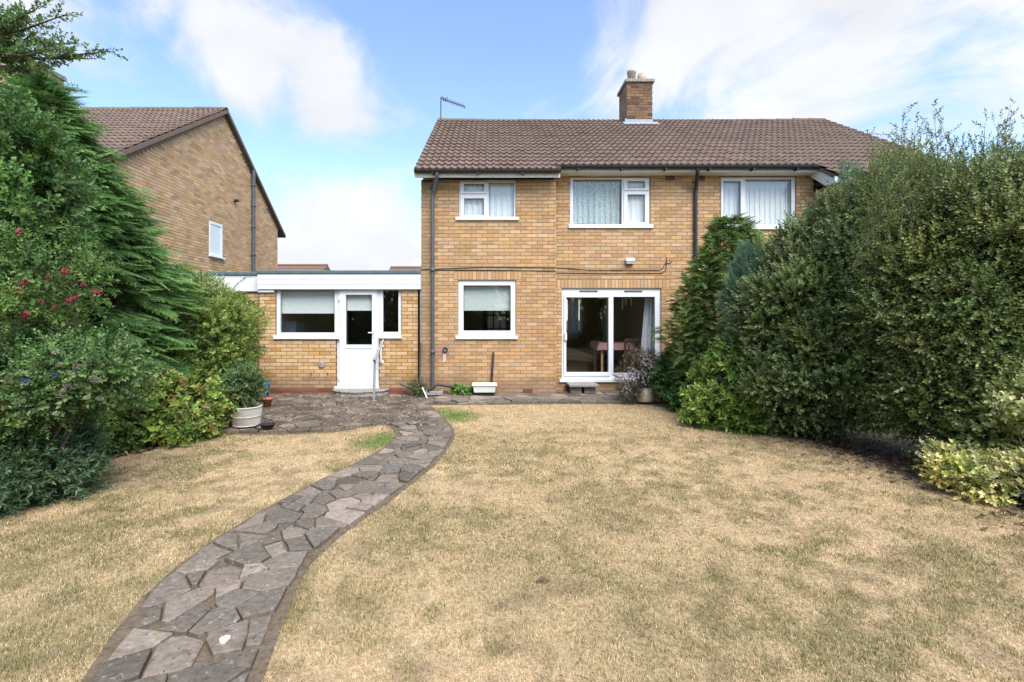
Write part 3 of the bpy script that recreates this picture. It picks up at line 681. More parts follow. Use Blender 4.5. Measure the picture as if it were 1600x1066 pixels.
MB().box(g3[0], g3[1], YR + .12, YR + .16, g3[3] - .048, g3[3]).build('rail', 'white_plastic', t)
g4 = rect(YL, W_k); blind(g4[0] + .03, g4[1] - .03, PZ(485.5, YL + .16), g4[3] - .02, YL + .16, 'blind', 'pale green roller blind half way down the kitchen window')
# glazed inner door behind the kitchen window
t = thing('glazed_inner_door', (.05, 13.15, .3), 'dark framed inner door with small obscure panes, seen through the kitchen window', 'door')
gx = [PX(762, 13.15) - .02 + i * .175 for i in range(4)]; gz = [.95 + j * .36 for j in range(5)]
hs = [(gx[i] + .015, gx[i + 1] - .015, gz[j] + .015, gz[j + 1] - .015) for i in range(3) for j in range(4)]
MB().slab(gx[0] - .1, gx[-1] + .1, .31, 2.6 - .2, hs, 13.14, 13.18).build('door_frame', 'dark_timber', t)
for h in hs: MB().box(h[0], h[1], 13.155, 13.165, h[2], h[3]).build('pane', 'obscure_glass', t)
# dining room
t = thing('dining_table', (2.78, 11.15, .3), 'dining table under a pink cloth behind the sliding patio door', 'table')
TX0, TX1, TY0, TY1, TZ = 2.40, 3.18, 10.85, 11.75, 1.03
MB().box(TX0 + .03, TX1 - .03, TY0 + .03, TY1 - .03, TZ - .04, TZ - .008).build('tabletop', 'pine', t)
m = MB(); m.box(TX0, TX1, TY0, TY1, TZ - .007, TZ)
vs_ = [(TX0, TY0, TZ - .008), (TX1, TY0, TZ - .008), (TX1, TY1, TZ - .008), (TX0, TY1, TZ - .008), (TX0 - .05, TY0 - .02, TZ - .16), (TX1 + .05, TY0 - .02, TZ - .16), (TX1 + .03, TY1, TZ - .16), (TX0 - .03, TY1, TZ - .16)]
m.add(vs_, [(0, 4, 5, 1), (1, 5, 6, 2), (3, 7, 4, 0)]); m.build('cloth', 'tablecloth', t)
for ax in (TX0 + .06, TX1 - .11):
    for ay in (TY0 + .06, TY1 - .11): MB().box(ax, ax + .05, ay, ay + .05, .302, TZ - .041).build('leg', 'pine', t)
t = thing('dining_chair', (2.95, 10.6, .3), 'dark wooden dining chair with a lattice back, close behind the patio door glass', 'chair')
cxx = 2.88
for dx in (0, .40):
    MB().box(cxx + dx, cxx + dx + .04, 10.50, 10.54, .302, 1.14).build('back_leg', 'dark_timber', t)
    MB().box(cxx + dx, cxx + dx + .04, 10.84, 10.88, .302, .72).build('front_leg', 'dark_timber', t)
MB().box(cxx, cxx + .44, 10.50, 10.90, .722, .76).build('seat', 'dark_timber', t)
MB().box(cxx + .04, cxx + .40, 10.51, 10.535, 1.08, 1.14).build('top_rail', 'dark_timber', t)
for k in range(3):
    MB().tube([(cxx + .05 + .11 * k, 10.52, .78), (cxx + .16 + .11 * k, 10.52, 1.08)], .011, 6).build('lattice_bar', 'dark_timber', t)
    MB().tube([(cxx + .16 + .11 * k, 10.53, .78), (cxx + .05 + .11 * k, 10.53, 1.08)], .011, 6).build('lattice_bar', 'dark_timber', t)
t = thing('pendant_lamp', (3.25, 11.6, 1.75), 'glass rod pendant lamp hanging inside the patio door', 'lamp')
MB().tube([(3.25, 11.6, 2.498), (3.25, 11.6, 2.15)], .006, 6).build('flex', 'black_plastic', t)
MB().lathe([(0, .05), (.14, .05), (.14, .03), (0, .03)], (3.25, 11.6, 2.11), 16).build('plate', 'aluminium', t)
for i in range(5):
    a = i * 1.256 + .4; q = (3.25 + .11 * math.cos(a), 11.6 + .11 * math.sin(a)); l = .16 + .08 * (i % 3)
    MB().tube([(q[0], q[1], 2.135), (q[0], q[1], 2.135 - l)], .018, 8).build('glass_rod', 'white_plastic', t)
curtain('long_curtain', PX(1009, 10.35), PX(1027, 10.35), .34, 2.12, 10.36, 4, .03, 'net', 'pale floor-length curtain at the right edge of the patio door', seed=6, taper=lambda v, u: -(.15 * (1 - v)) * (1 - u))
curtain('net_curtain', 2.60, 3.0, .9, 2.35, 16.75, 3, .03, 'net', 'white curtain at the far window seen through the left patio door pane', seed=7)
window(house, BY - .2, (0, 0, 0, 0) if False else (VX + 2.35 / (BY - .2) * F, VY - (2.35 - CH) / (BY - .2) * F, VX + 3.15 / (BY - .2) * F, VY - (1.1 - CH) / (BY - .2) * F),
       [(VX + 2.42 / (BY - .2) * F, VY - (2.28 - CH) / (BY - .2) * F, VX + 3.08 / (BY - .2) * F, VY - (1.17 - CH) / (BY - .2) * F)])

# ============================================================ FLAT ROOFED EXTENSION
YX = 9.85; EX0, EX1 = PX(405, YX), PX(653, YX)
ext = thing('flat_roofed_extension', ((EX0 + EX1) / 2, YX, 0), 'single-storey flat-roofed brick extension with white fascia and white back door', 'extension')
W_e = (431, 449, 526, 527); W_ed = (526, 449, 592, 608); W_es = (592, 449, 627, 528)
he = [rect(YX, W_e), rect(YX, W_ed), rect(YX, W_es)]
FT = PZ(452, YX)
sm = MB().slab(EX0 + .01, EX1 - .01, -.12, FT + .2, he, YX, YX + .25); we = sm.build('wall', 'mortar_dark', ext)
rc = courses(EX0, EX1, .15, FT + .12, he)
lay_bricks(we, rc, YX, n_single=300, pal=PAL_EXT, pal_name='ext', seed=41, near=(-3, 1))
MB().box(EX0 - .012, EX0 + .009, YX - .009, YX + .25, .15, 2.1).build('wall_return', 'mortar_dark', ext)
pl = MB().box(EX0 - .01, EX1 + .01, YX - .012, YX + .2, -.12, .148).build('plinth', 'mortar_dark', ext)
lay_bricks(pl, courses(EX0 - .02, EX1 + .02, 0, .15, [(he[1][0] - .02, he[1][1] + .02, -.2, .3)]), YX - .013, n_single=60, pal=PAL_RED, pal_name='red', mat='brick_dark', seed=42)
window(ext, YX, W_e, [(437, 453.5, 522, 520)], [], (428, 524, 530, 530))
window(ext, YX, W_es, [(598, 453.5, 622, 519)], [], (592.5, 524, 628, 529))
dr, do_ = window(ext, YX, W_ed, [(540, 461, 581, 539)], [((530, 452, 588, 603), 0)], (523, 604, 593, 609), name='back_door')
for c in list(dr.children):
    if c.name.startswith('opening_sash'):
        bpy.data.objects.remove(c)
r = rect(YX, (530, 452, 588.5, 603)); h1 = rect(YX, (540, 461, 581, 539)); h2 = rect(YX, (538.5, 545, 581, 592))
MB().slab(r[0], r[1], r[2], r[3], [h1, h2], YX + .0, YX + .028).build('door_leaf', 'upvc', dr, bevel=.006)
MB().box(h2[0] - .001, h2[1] + .001, YX + .010, YX + .027, h2[2] - .001, h2[3] + .001).build('door_panel', 'upvc', dr, bevel=.01)
m = MB(); x, z = PX(584.5, YX), PZ(520, YX); m.box(x - .02, x + .02, YX - .012, YX - .002, z - .10, z + .05); m.tube([(x, YX - .01, z), (x, YX - .045, z), (x - .11, YX - .045, z)], .011, 8); m.build('handle', 'white_plastic', dr)
for zy in (466, 527, 590):
    x, z = PX(530, YX), PZ(zy, YX); m = MB().tube([(x, YX - .012, z - .045), (x, YX - .012, z + .045)], .014, 8); m.box(x, x + .06, YX - .008, YX - .001, z - .012, z + .012); m.build('hinge', 'white_plastic', dr)
# fascia boards, felt edge, roof
fz0, fz1 = PZ(452.5, YX - .06), PZ(428.5, YX - .06)
nb = 3
for i in range(nb):
    a = fz0 + (fz1 - fz0) * i / nb
    MB().box(EX0 - .0, EX1 + .06, YX - .075, YX - .05 + .003 * i, a + .006, a + (fz1 - fz0) / nb).build('fascia_board', 'fascia_white', ext)
MB().box(EX0 + .01, EX1 + .055, YX - .046, YX - .012, fz0, fz1).build('fascia_backing', 'fascia_white', ext)
MB().box(EX0 - .0, EX0 + .32, YX - .047, YX - .014, PZ(457, YX), fz0 - .002).build('fascia_drop', 'fascia_white', ext)
MB().box(EX1 + .063, EX1 + .078, YX - .077, YX + .02, fz0 - .004, fz1).build('fascia_end', 'fascia_white', ext)
MB().box(EX0 - .02, EX1 + .08, YX - .095, 16, fz1 + .001, fz1 + .075).build('flat_roof', 'felt', ext, bevel=.012)
MB().slab(YX + .26, 15.9, -.1, fz1, [], EX0 + .02, EX0 + .2, axis='x').build('side_wall', 'plaster', ext)
MB().slab(EX0 + .21, EX1 - .01, -.1, fz1, [], 15.7, 15.9).build('rear_wall', 'plaster', ext)
MB().slab(YX + .26, 15.69, -.1, fz1, [], EX1 - .12, EX1 - .02, axis='x').build('side_wall', 'plaster', ext)
MB().box(EX0 + .21, EX1 - .13, YX + .26, 15.68, -.02, .14).build('floor', 'carpet', ext)
g5 = rect(YX, (437, 453.5, 522, 520)); blind(g5[0] - .02, g5[1] + .02, PZ(490, YX + .14), g5[3] - .0, YX + .14, 'blind_white', 'white roller blind in the wide window left of the back door')
g6 = rect(YX, (540, 461, 581, 539)); blind(g6[0] - .01, g6[1] + .01, PZ(485.5, YX + .12), g6[3] - .0, YX + .12, 'blind_white', 'short white roller blind inside the back door glass')
t = thing('fridge', (PX(458, 10.9), 10.9, .14), 'white fridge seen low in the extension window', 'fridge')
MB().box(PX(441, 10.7), PX(462, 10.7), 10.7, 11.2, .14, PZ(500, 10.7) - .02).build('cabinet', 'fridge_white', t, bevel=.01)
MB().box(PX(442, 10.7), PX(461, 10.7), 10.66, 10.695, .2, PZ(500, 10.7) - .04).build('door', 'fridge_white', t, bevel=.01)
m = MB().lathe([(0, 0), (.065, 0), (.07, .012), (.05, .014), (0, .014)], (0, 0, 0), 18); m.v = [(PX(503, YX) + a, YX - .010 - c, PZ(570, YX) + b) for a, b, c in m.v]; m.build('filled_vent', 'concrete', ext)
for a in (487, 513):
    x, z = PX(a, YX), PZ(584, YX); MB().tube([(x, YX - .005, z), (x, YX - .05, z), (x, YX - .05, z + .03)], .012, 7).build('rusty_stub', 'terracotta', ext)
t = thing('grab_rail', (PX(597, YX), YX, PZ(568, YX)), 'white plastic grab rail on the wall right of the back door', 'rail')
x = PX(597, YX); zt, zb = PZ(541, YX), PZ(566, YX)
MB().tube([(x, YX - .014, zt), (x, YX - .055, zt), (x - .005, YX - .07, zt - .03), (x - .008, YX - .07, zb + .03), (x - .006, YX - .055, zb), (x - .006, YX - .014, zb)], .017, 10).build('bar', 'white_plastic', t)
for zz_ in (zt, zb):
    m = MB().lathe([(0, 0), (.042, 0), (.042, .006), (.03, .014), (0, .014)], (0, 0, 0), 16); m.v = [(x - .003 + a, YX - .010 - c, zz_ + b) for a, b, c in m.v]; m.build('mounting_plate', 'white_plastic', t)

# ============================================================ NEIGHBOUR'S GARAGE
YG = 10.05; GX0, GX1 = -7.55, EX0 - .03
gar = thing('neighbouring_garage', ((GX0 + GX1) / 2, YG, 0), 'flat-roofed brick garage with a plain white fascia left of the extension, mostly behind shrubs', 'garage')
hg = [rect(YG, (318, 455, 362, 490))]
wg = MB().slab(GX0, GX1, -.1, PZ(455, YG), hg, YG, YG + .22).build('wall', 'mortar_dark', gar)
lay_bricks(wg, courses(GX0, GX1, 0, PZ(455, YG), hg), YG, n_single=40, pal=PAL_EXT, pal_name='ext', seed=51, near=(GX1, 2.0))
window(gar, YG, (318, 455, 362, 490), [(324, 459, 356, 486)])
MB().box(GX0, EX0 - .012, YG - .06, YG - .035, PZ(455.5, YG), PZ(430.5, YG - .06)).build('fascia', 'fascia_white', gar)
MB().box(GX0, EX0 - .03, YG - .09, 15.5, PZ(430.5, YG - .06) + .001, PZ(430.5, YG - .06) + .075).build('flat_roof', 'felt', gar, bevel=.012)
MB().slab(GX0, GX1, -.1, 2.3, [], 15.2, 15.4).build('rear_wall', 'mortar_dark', gar)
m = MB().lathe([(0, .0), (.075, .0), (.085, .03), (.085, .09), (.06, .13), (0, .14)], (0, 0, 0), 18); m.v = [(PX(376, YG) + a, YG - .010 - c, PZ(462.5, YG) + b) for a, b, c in m.v]; m.build('vent_cowl', 'black_plastic', gar)

# ============================================================ NEIGHBOUR'S HOUSE (left)
NXW, NYN, NYP, NYF = -7.64, 9.70, 13.64, 17.05; NZE, NZR = 4.84, 7.42; NFS = .76
nb_ = thing('gable_ended_house', (-12, 13.6, 0), 'gable-ended buff brick house beyond the garage at the left, with brown tiled roof', 'house')
def in_gable(a, b, c, d):
    def top(u): return NZE + (NZR - NZE) * (u - NYN) / (NYP - NYN) if u < NYP else NZE + (NZR - NZE) * (NYF - u) / (NYF - NYP)
    return d < min(top(a), top(b)) - .0 + .02
nwin = (750 * 7.64 / (770 - 327), 750 * 7.64 / (770 - 347), PZ(402, 13.3), PZ(345, 12.95))
nwin = (12.93, 13.55, 1.55 + (500 - 399) / 750 * 13.0, 1.55 + (500 - 345) / 750 * 12.95)
m = MB()
m.add([(NXW - .01, NYN, -.1), (NXW - .01, NYF, -.1), (NXW - .01, NYF, NZE), (NXW - .01, NYP, NZR), (NXW - .01, NYN, NZE), (NXW - .3, NYN, -.1), (NXW - .3, NYF, -.1), (NXW - .3, NYF, NZE), (NXW - .3, NYP, NZR), (NXW - .3, NYN, NZE)],
      [(0, 1, 2, 3, 4), (9, 8, 7, 6, 5), (0, 4, 9, 5), (1, 6, 7, 2), (2, 7, 8, 3), (3, 8, 9, 4)])
ngw = m.build('gable_wall', 'mortar', nb_)
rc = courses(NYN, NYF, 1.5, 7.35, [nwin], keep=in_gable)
lay_bricks(ngw, rc, NXW - .009, axis='x', n_single=300, pal=[(c[0] * 1.12, c[1] * 1.18, c[2] * 1.35) for c in PAL_BUFF], pal_name='gable', seed=61, near=(12.2, 5.0))  # paler, pinker bricks, lifted partly to stand in for missing light
MB().box(-20, NXW - .3, NYN, NYN + .25, -.1, NZE - .05, (.44, .27, .12)).build('front_wall', 'brick', nb_)
# window in the gable
wn = MB().slab(nwin[0], nwin[1], nwin[2], nwin[3], [(nwin[0] + .07, nwin[1] - .07, nwin[2] + .08, nwin[3] - .07)], NXW - .008, NXW + .012, axis='x').build('window', 'upvc', nb_)
MB().box(NXW - .007, NXW - .004, nwin[0] + .06, nwin[1] - .06, nwin[2] + .07, nwin[3] - .06).build('pane', 'fridge_white', wn)
MB().box(NXW + .013, NXW + .07, nwin[0] - .05, nwin[1] + .05, nwin[2] - .04, nwin[2] - .002).build('sill', 'upvc', wn)
# roof
NP = math.atan2(NZR - NZE, NYP - NYN); NE = (NYN - .75, NZE + .06 - .75 * math.tan(NP) * 1.0 + .0)
NE = (9.38, NZE + .08 - (NYN - 9.38) * math.tan(NP)); nrow = int((NYP - NE[0]) / math.cos(NP) / TG)
NRZ = NE[1] + (NYP - NE[0]) * math.tan(NP)
m = MB(); xa, xb = -20, NXW + .10
for (ya, za, yb, zb) in ((NE[0], NE[1], NYP, NRZ), (17.45, NRZ - (17.45 - NYP) * NFS, NYP, NRZ)):
    vs_ = [(xa, ya, za), (xb, ya, za), (xb, yb, zb), (xa, yb, zb)]; vs_ += [(x, y, z - .07) for x, y, z in vs_]
    m.add(vs_, [(0, 1, 2, 3), (7, 6, 5, 4), (1, 5, 6, 2), (0, 4, 5, 1), (4, 0, 3, 7)], (.13, .095, .08))
nroof = m.build('roof', 'tile', nb_)
lay_tiles(nroof, -15.2 - .04, xb, NE[0], NE[1], NP, nrow + 1, n_single=300, seed=62, near_x=-8)
ridge(nroof, -15.2, xb, NYP, NRZ + .0, seed=63)
m = MB()
for ya, za, yb, zb in ((NE[0], NE[1], NYP, NRZ), (NYP, NRZ, 17.45, NRZ - (17.45 - NYP) * NFS)):
    m.add([(xb + .004, ya, za - .075), (xb + .004, yb, zb - .075), (xb + .004, yb, zb + .03), (xb + .004, ya, za + .03), (xb + .018, ya, za - .075), (xb + .018, yb, zb - .075), (xb + .018, yb, zb + .03), (xb + .018, ya, za + .03)],
          [(4, 5, 6, 7), (0, 4, 7, 3), (1, 2, 6, 5), (3, 7, 6, 2), (0, 1, 5, 4)])
m.build('verge', 'tile', nroof); 
for q in bpy.data.objects['verge.001'].data.color_attributes['tint'].data: q.color = (.17, .12, .095, 1)
yv = 750 * 7.5 / (770 - 399.5)
MB().tube([(NXW + .075, yv, 2.2), (NXW + .075, yv, PZ(265, yv))], .055, 12).build('soil_pipe', 'grey_pipe', nb_)
for zy in (290, 322, 355, 398): MB().lathe([(.056, -.03), (.07, -.025), (.07, .025), (.056, .03)], (NXW + .075, yv, PZ(zy, yv)), 14).build('pipe_collar', 'grey_pipe', nb_)
yv2 = 14.2; MB().tube([(NXW, yv2, PZ(314, yv2)), (NXW + .12, yv2, PZ(314, yv2))], .045, 8).build('flue_stub', 'black_plastic', nb_)
c0x, c1x = PX(-10, 13.3), PX(64, 13.3)
chn = MB().box(c0x, c1x, 13.2, 14.0, 6.7, PZ(104, 13.2)).build('chimney', 'mortar_dark', nb_)
lay_bricks(chn, courses(c0x, c1x, 6.7, PZ(104, 13.2)), 13.2, n_single=60, pal=[(.40, .28, .16), (.34, .22, .12), (.44, .32, .2)], pal_name='stack2', mat='brick', seed=64)
lay_bricks(chn, courses(13.2, 14.0, 6.7, PZ(104, 13.2), shift=.5), c1x, axis='x', n_single=60, pal=[(.40, .28, .16), (.34, .22, .12), (.44, .32, .2)], pal_name='stack2', mat='brick', seed=65, near=(13.6, 8), rest_name='side_brickwork')
MB().box(c0x - .05, c1x + .05, 13.14, 14.06, PZ(104, 13.2) + .001, PZ(97, 13.2)).build('cap', 'concrete', chn, bevel=.01)

# ============================================================ ROOFS ACROSS THE STREET
def far_house(xa, xb, Y, zr, label, ze):
    t = thing('distant_house', ((xa + xb) / 2, Y, 0), label, 'house')
    MB().box(xa + .3, xb - .3, Y, Y + 7, -.1, ze, (.42, .27, .15)).build('wall', 'brick', t)
    m = MB(); vs_ = [(xa, Y - .4, ze - .1), (xb, Y - .4, ze - .1), (xb, Y + 3.5, zr), (xa, Y + 3.5, zr), (xb, Y + 7.4, ze - .1), (xa, Y + 7.4, ze - .1)]
    m.add(vs_, [(0, 1, 2, 3), (3, 2, 4, 5), (0, 3, 5), (1, 4, 2)], (.17, .11, .085)); rf_ = m.build('roof', 'tile', t)
    for k in range(7):
        u = (k + .5) / 7; y = Y - .4 + 3.9 * u; z = ze - .1 + (zr - ze + .1) * u
        MB().box(xa, xb, y - .04, y, z, z + .05, (.14, .09, .07)).build('tile_course', 'tile', rf_)
    MB().box(xa, xb, Y + 3.4, Y + 3.6, zr - .02, zr + .1, (.2, .12, .08)).build('ridge', 'tile', rf_)
    for k in range(3):
        xx = xa + (xb - xa) * (k + .6) / 3.4; MB().box(xx, xx + 1.2, Y - .04, Y - .001, 3.0, 4.1).build('window', 'upvc', t)
    return t
far_house(PX(432, 46), PX(515, 46), 42, PZ(414.5, 45.5), 'distant red-brown tiled roof showing over the extension, nearer the gable-ended house', 4.9)
far_house(PX(612, 46), PX(760, 46), 42, PZ(418, 45.5), 'distant red-brown tiled roof showing over the extension, next to the main house corner', 4.8)
# ============================================================ GROUND, LAWN, PAVING
gm = MB(); nn = 24
def struct(o, label): return tag(o, label, None, None, 'structure')
MBg = MB(); MBg.add([(-1500, -1500, 0), (1500, -1500, 0), (1500, 1500, 0), (-1500, 1500, 0)], [(0, 1, 2, 3)])
struct(MBg.build('ground', 'soil'), 'bare dark soil of the beds and the ground all around')

def vnoise(x, y, sc_, seed):
    r = np.random.default_rng(seed); T = r.random((256, 256))
    u = np.asarray(x) * sc_ + 1000; v = np.asarray(y) * sc_ + 1000
    i = np.floor(u).astype(int); j = np.floor(v).astype(int); a = u - i; b = v - j
    a = a * a * (3 - 2 * a); b = b * b * (3 - 2 * b)
    g_ = lambda p, q: T[p % 256, q % 256]
    return (g_(i, j) * (1 - a) + g_(i + 1, j) * a) * (1 - b) + (g_(i, j + 1) * (1 - a) + g_(i + 1, j + 1) * a) * b
def fbm(x, y, sc_, seed, o=4):
    return sum(vnoise(x, y, sc_ * 2 ** k, seed + k) * .5 ** (k + 1) for k in range(o)) / (1 - .5 ** o)

# outline of the paved area (path, patio, strip along the wall), world metres
left_px = [(150, 1066), (190, 1000), (235, 940), (285, 892), (340, 850), (420, 800), (500, 757), (560, 728), (600, 706), (619, 690), (624, 679), (617, 669), (600, 663.5)]
front_px = [(565, 669), (520, 676), (440, 679.5), (345, 679.5)]
right_px = [(668, 634), (680, 644), (690, 655), (703, 672), (705, 685), (690, 710), (668, 733), (640, 755), (600, 786), (560, 815), (510, 852), (470, 890), (440, 945), (415, 1000), (388, 1066)]
Lw = [(-1.15, -.8), (-1.38, .5)] + [PG(*p) for p in left_px] + [PG(*p) for p in front_px] + [(-4.75, PG(345, 678)[1])]
Rw = [(3.95, 8.80), (1.2, 8.80)] + [PG(*p) for p in right_px] + [(-.70, .5), (-.48, -.8)]
POLY = np.array(Lw + [(-4.75, 9.835), (-1.44, 9.835), (-1.44, 9.745), (1.30, 9.745), (1.30, 9.985), (3.95, 9.985)] + Rw)
def inside(poly, x, y):
    x = np.asarray(x); y = np.asarray(y); c = np.zeros(x.shape, bool); n = len(poly)
    for i in range(n):
        x1, y1 = poly[i]; x2, y2 = poly[(i + 1) % n]
        if y1 == y2: continue
        k = ((y1 > y) != (y2 > y)) & (x < (x2 - x1) * (y - y1) / (y2 - y1) + x1); c ^= k
    return c
def edge_dist(poly, x, y, closed=True):
    x = np.asarray(x, float); y = np.asarray(y, float); d = np.full(x.shape, 1e9); n = len(poly)
    for i in range(n if closed else n - 1):
        a = poly[i]; b = poly[(i + 1) % n]; e = (b[0] - a[0], b[1] - a[1]); l2 = e[0] ** 2 + e[1] ** 2 + 1e-12
        t = np.clip(((x - a[0]) * e[0] + (y - a[1]) * e[1]) / l2, 0, 1)
        d = np.minimum(d, np.hypot(x - a[0] - t * e[0], y - a[1] - t * e[1]))
    return d
# soil bed under and beside the paving
def offset(poly, off):
    n = len(poly); out = []
    area = sum(poly[i][0] * poly[(i + 1) % n][1] - poly[(i + 1) % n][0] * poly[i][1] for i in range(n)); sg = 1 if area > 0 else -1
    for i in range(n):
        p, q, r_ = np.array(poly[i - 1]), np.array(poly[i]), np.array(poly[(i + 1) % n])
        e1 = (q - p) / (np.linalg.norm(q - p) + 1e-9); e2 = (r_ - q) / (np.linalg.norm(r_ - q) + 1e-9)
        nrm = np.array([e1[1] + e2[1], -(e1[0] + e2[0])]) * sg; nrm /= (np.linalg.norm(nrm) + 1e-9)
        k = off(q) if callable(off) else off
        out.append(tuple(q + nrm * k))
    return out
def trench(q):
    if q[1] > 9: return 0.0
    near_ = max(0, 1 - max(q[1] - 2.0, 0) / 1.5)
    return .035 + (.03 * near_ if q[0] > -1.25 and q[1] < 4 else .015)
SOILP = np.array(offset([tuple(p) for p in POLY], trench))
from mathutils.geometry import tessellate_polygon
tris = tessellate_polygon([[Vector((p[0], p[1], 0)) for p in SOILP]])
bed = MB().add([(p[0], p[1], .018) for p in SOILP], [tuple(q) for q in tris])
bo = bed.build('paving_bed', 'joint_soil'); bo.data.update()
struct(bo, 'brown soil and moss bed showing in the joints and along the edges of the crazy paving')

# crazy paving: clipped voronoi cells
def clip_half(poly, px, py, nx, ny):
    out = []; n = len(poly)
    for i in range(n):
        a = poly[i]; b = poly[(i + 1) % n]
        da = (a[0] - px) * nx + (a[1] - py) * ny; db = (b[0] - px) * nx + (b[1] - py) * ny
        if da <= 0: out.append(a)
        if (da < 0 < db) or (db < 0 < da):
            t = da / (da - db); out.append((a[0] + (b[0] - a[0]) * t, a[1] + (b[1] - a[1]) * t))
    return out
rng = np.random.default_rng(77)
def zone(x, y):          # 0 path, 1 patio by the back door, 2 strip along the main wall
    if y > 8.75 and x > -1.15: return 2
    if y > 6.9 and x < -.95: return 1
    if x < -1.55 and y > 6.3: return 1
    return 0
def spacing(x, y): return (.155 if y < 6 else .15) if zone(x, y) == 0 else (.19 if zone(x, y) == 1 else .27)
seeds = []
cand = np.stack([rng.uniform(-4.8, 4.0, 60000), rng.uniform(-.8, 10, 60000)], 1)
cand = cand[inside(POLY, cand[:, 0], cand[:, 1])]
dd_ = edge_dist(POLY, cand[:, 0], cand[:, 1])
S = np.zeros((0, 2))
for (x, y), de in zip(cand, dd_):
    sp = spacing(x, y) * (.7 + .8 * ((x * 7.3 + y * 3.1) % 1))
    if de < sp * .30: continue
    if len(S) == 0 or np.min(np.hypot(S[:, 0] - x, (S[:, 1] - y))) > sp: S = np.vstack([S, (x, y)])
def holder(name, loc, label):
    o = bpy.data.objects.new(name, None); place(o, None, Vector(loc)); return struct(o, label)
path = holder('garden_path', (-1.2, 4, 0), 'curving grey crazy-paved path across the lawn')
patio = holder('patio', (-3, 8.5, 0), 'weathered crazy-paved patio by the back door')
strip = holder('paved_strip', (1.3, 9.3, 0), 'narrow crazy-paved strip along the foot of the main house wall')
ZN = {0: path, 1: patio, 2: strip}
edges = [(POLY[i], POLY[(i + 1) % len(POLY)]) for i in range(len(POLY))]
def stone_mesh(poly, h, tint, nm, rng):
    # subdivide and roughen the outline
    pts = []; n = len(poly)
    for i in range(n):
        a = np.array(poly[i]); b = np.array(poly[(i + 1) % n]); L = np.linalg.norm(b - a); k = max(1, int(L / .09)); k = min(k, 3)
        for j in range(k):
            p = a + (b - a) * j / k
            if j: p = p + rng.normal(0, .006, 2)
            pts.append(p)
    pts = np.array(pts); c = pts.mean(0); n = len(pts)
    tilt = rng.normal(0, .012, 2)
    def zt(p, e): return h + tilt @ (p - c) + e
    V = [(p[0], p[1], .004) for p in pts] + [(p[0], p[1], zt(p, -.005)) for p in pts]
    q = [p + (c - p) * min(.35, .009 / (np.linalg.norm(p - c) + 1e-6)) for p in pts]
    V += [(p[0], p[1], zt(p, 0)) for p in q] + [(c[0], c[1], zt(c, .003))]
    Fc = []
    for i in range(n):
        j = (i + 1) % n; Fc += [(i, j, n + j), (i, n + j, n + i), (n + i, n + j, 2 * n + j), (n + i, 2 * n + j, 2 * n + i), (2 * n + i, 2 * n + j, 3 * n)]
    return np.array(V), np.array(Fc), np.tile(np.array(tint), (len(V), 1))
PAL_ST = [(.185, .163, .142), (.21, .186, .162), (.155, .138, .12), (.24, .205, .178), (.135, .12, .105), (.27, .23, .20), (.19, .172, .155), (.33, .285, .245)]
white_spot = Vector((*PG(365, 1000, .05), .05))
n_st = 0
PWt = rng.uniform(-.012, .012, len(S)); TH = rng.normal(0, .20, (len(S), 97))
for k, (x, y) in enumerate(S):
    cell = [(x - .5, y - .5), (x + .5, y - .5), (x + .5, y + .5), (x - .5, y + .5)]
    dist = np.hypot(S[:, 0] - x, S[:, 1] - y); order = np.argsort(dist)[1:22]; gap = .0055
    zz0 = zone(x, y)
    if zz0 == 1: gap = .009
    for j in order:
        vx, vy = S[j] - S[k]; L = math.hypot(vx, vy); vx /= L; vy /= L
        half = L / 2 + (PWt[k] - PWt[j]) / (2 * L) - gap
        # the shared edge leans one way or the other, the same for both stones
        th = TH[min(k, j), max(k, j) % 97] ; mx_, my_ = x + vx * half, y + vy * half; c_, s_ = math.cos(th), math.sin(th)
        cell = clip_half(cell, mx_, my_, vx * c_ - vy * s_, vx * s_ + vy * c_)
        if len(cell) < 3: break
    for a, b in edges:
        e = b - a; L = math.hypot(*e)
        if L < 1e-6: continue
        t = ((x - a[0]) * e[0] + (y - a[1]) * e[1]) / L ** 2
        cl = a + e * min(max(t, 0), 1)
        if math.hypot(x - cl[0], y - cl[1]) > .5: continue
        nx, ny = e[1] / L, -e[0] / L
        if (x - a[0]) * nx + (y - a[1]) * ny > 0: nx, ny = -nx, -ny
        if t < -.3 or t > 1.3: continue
        if len(cell) >= 3: cell = clip_half(cell, a[0], a[1], nx, ny)
    if len(cell) < 3: continue
    ar = abs(sum(cell[i][0] * cell[(i + 1) % len(cell)][1] - cell[(i + 1) % len(cell)][0] * cell[i][1] for i in range(len(cell)))) / 2
    if ar < .006: continue
    h = {0: .042, 1: .036, 2: .060}[zz0] + rng.normal(0, .005)
    if zz0 == 1 and y < 7.1: h += .022
    V, Fc, C = stone_mesh(cell, h, (lambda c_, k_: (c_[0] * k_, c_[1] * k_, c_[2] * k_))(PAL_ST[rng.integers(len(PAL_ST))], rng.uniform(.88, 1.12)), 'paving_stone', rng)
    C *= np.array((.80, .755, .70))
    if zz0 == 1: C *= np.array((.84, .80, .76))
    obj_np('paving_stone', V, Fc, C, 'stone_patio' if zz0 == 1 else 'stone', ZN[zz0]); n_st += 1
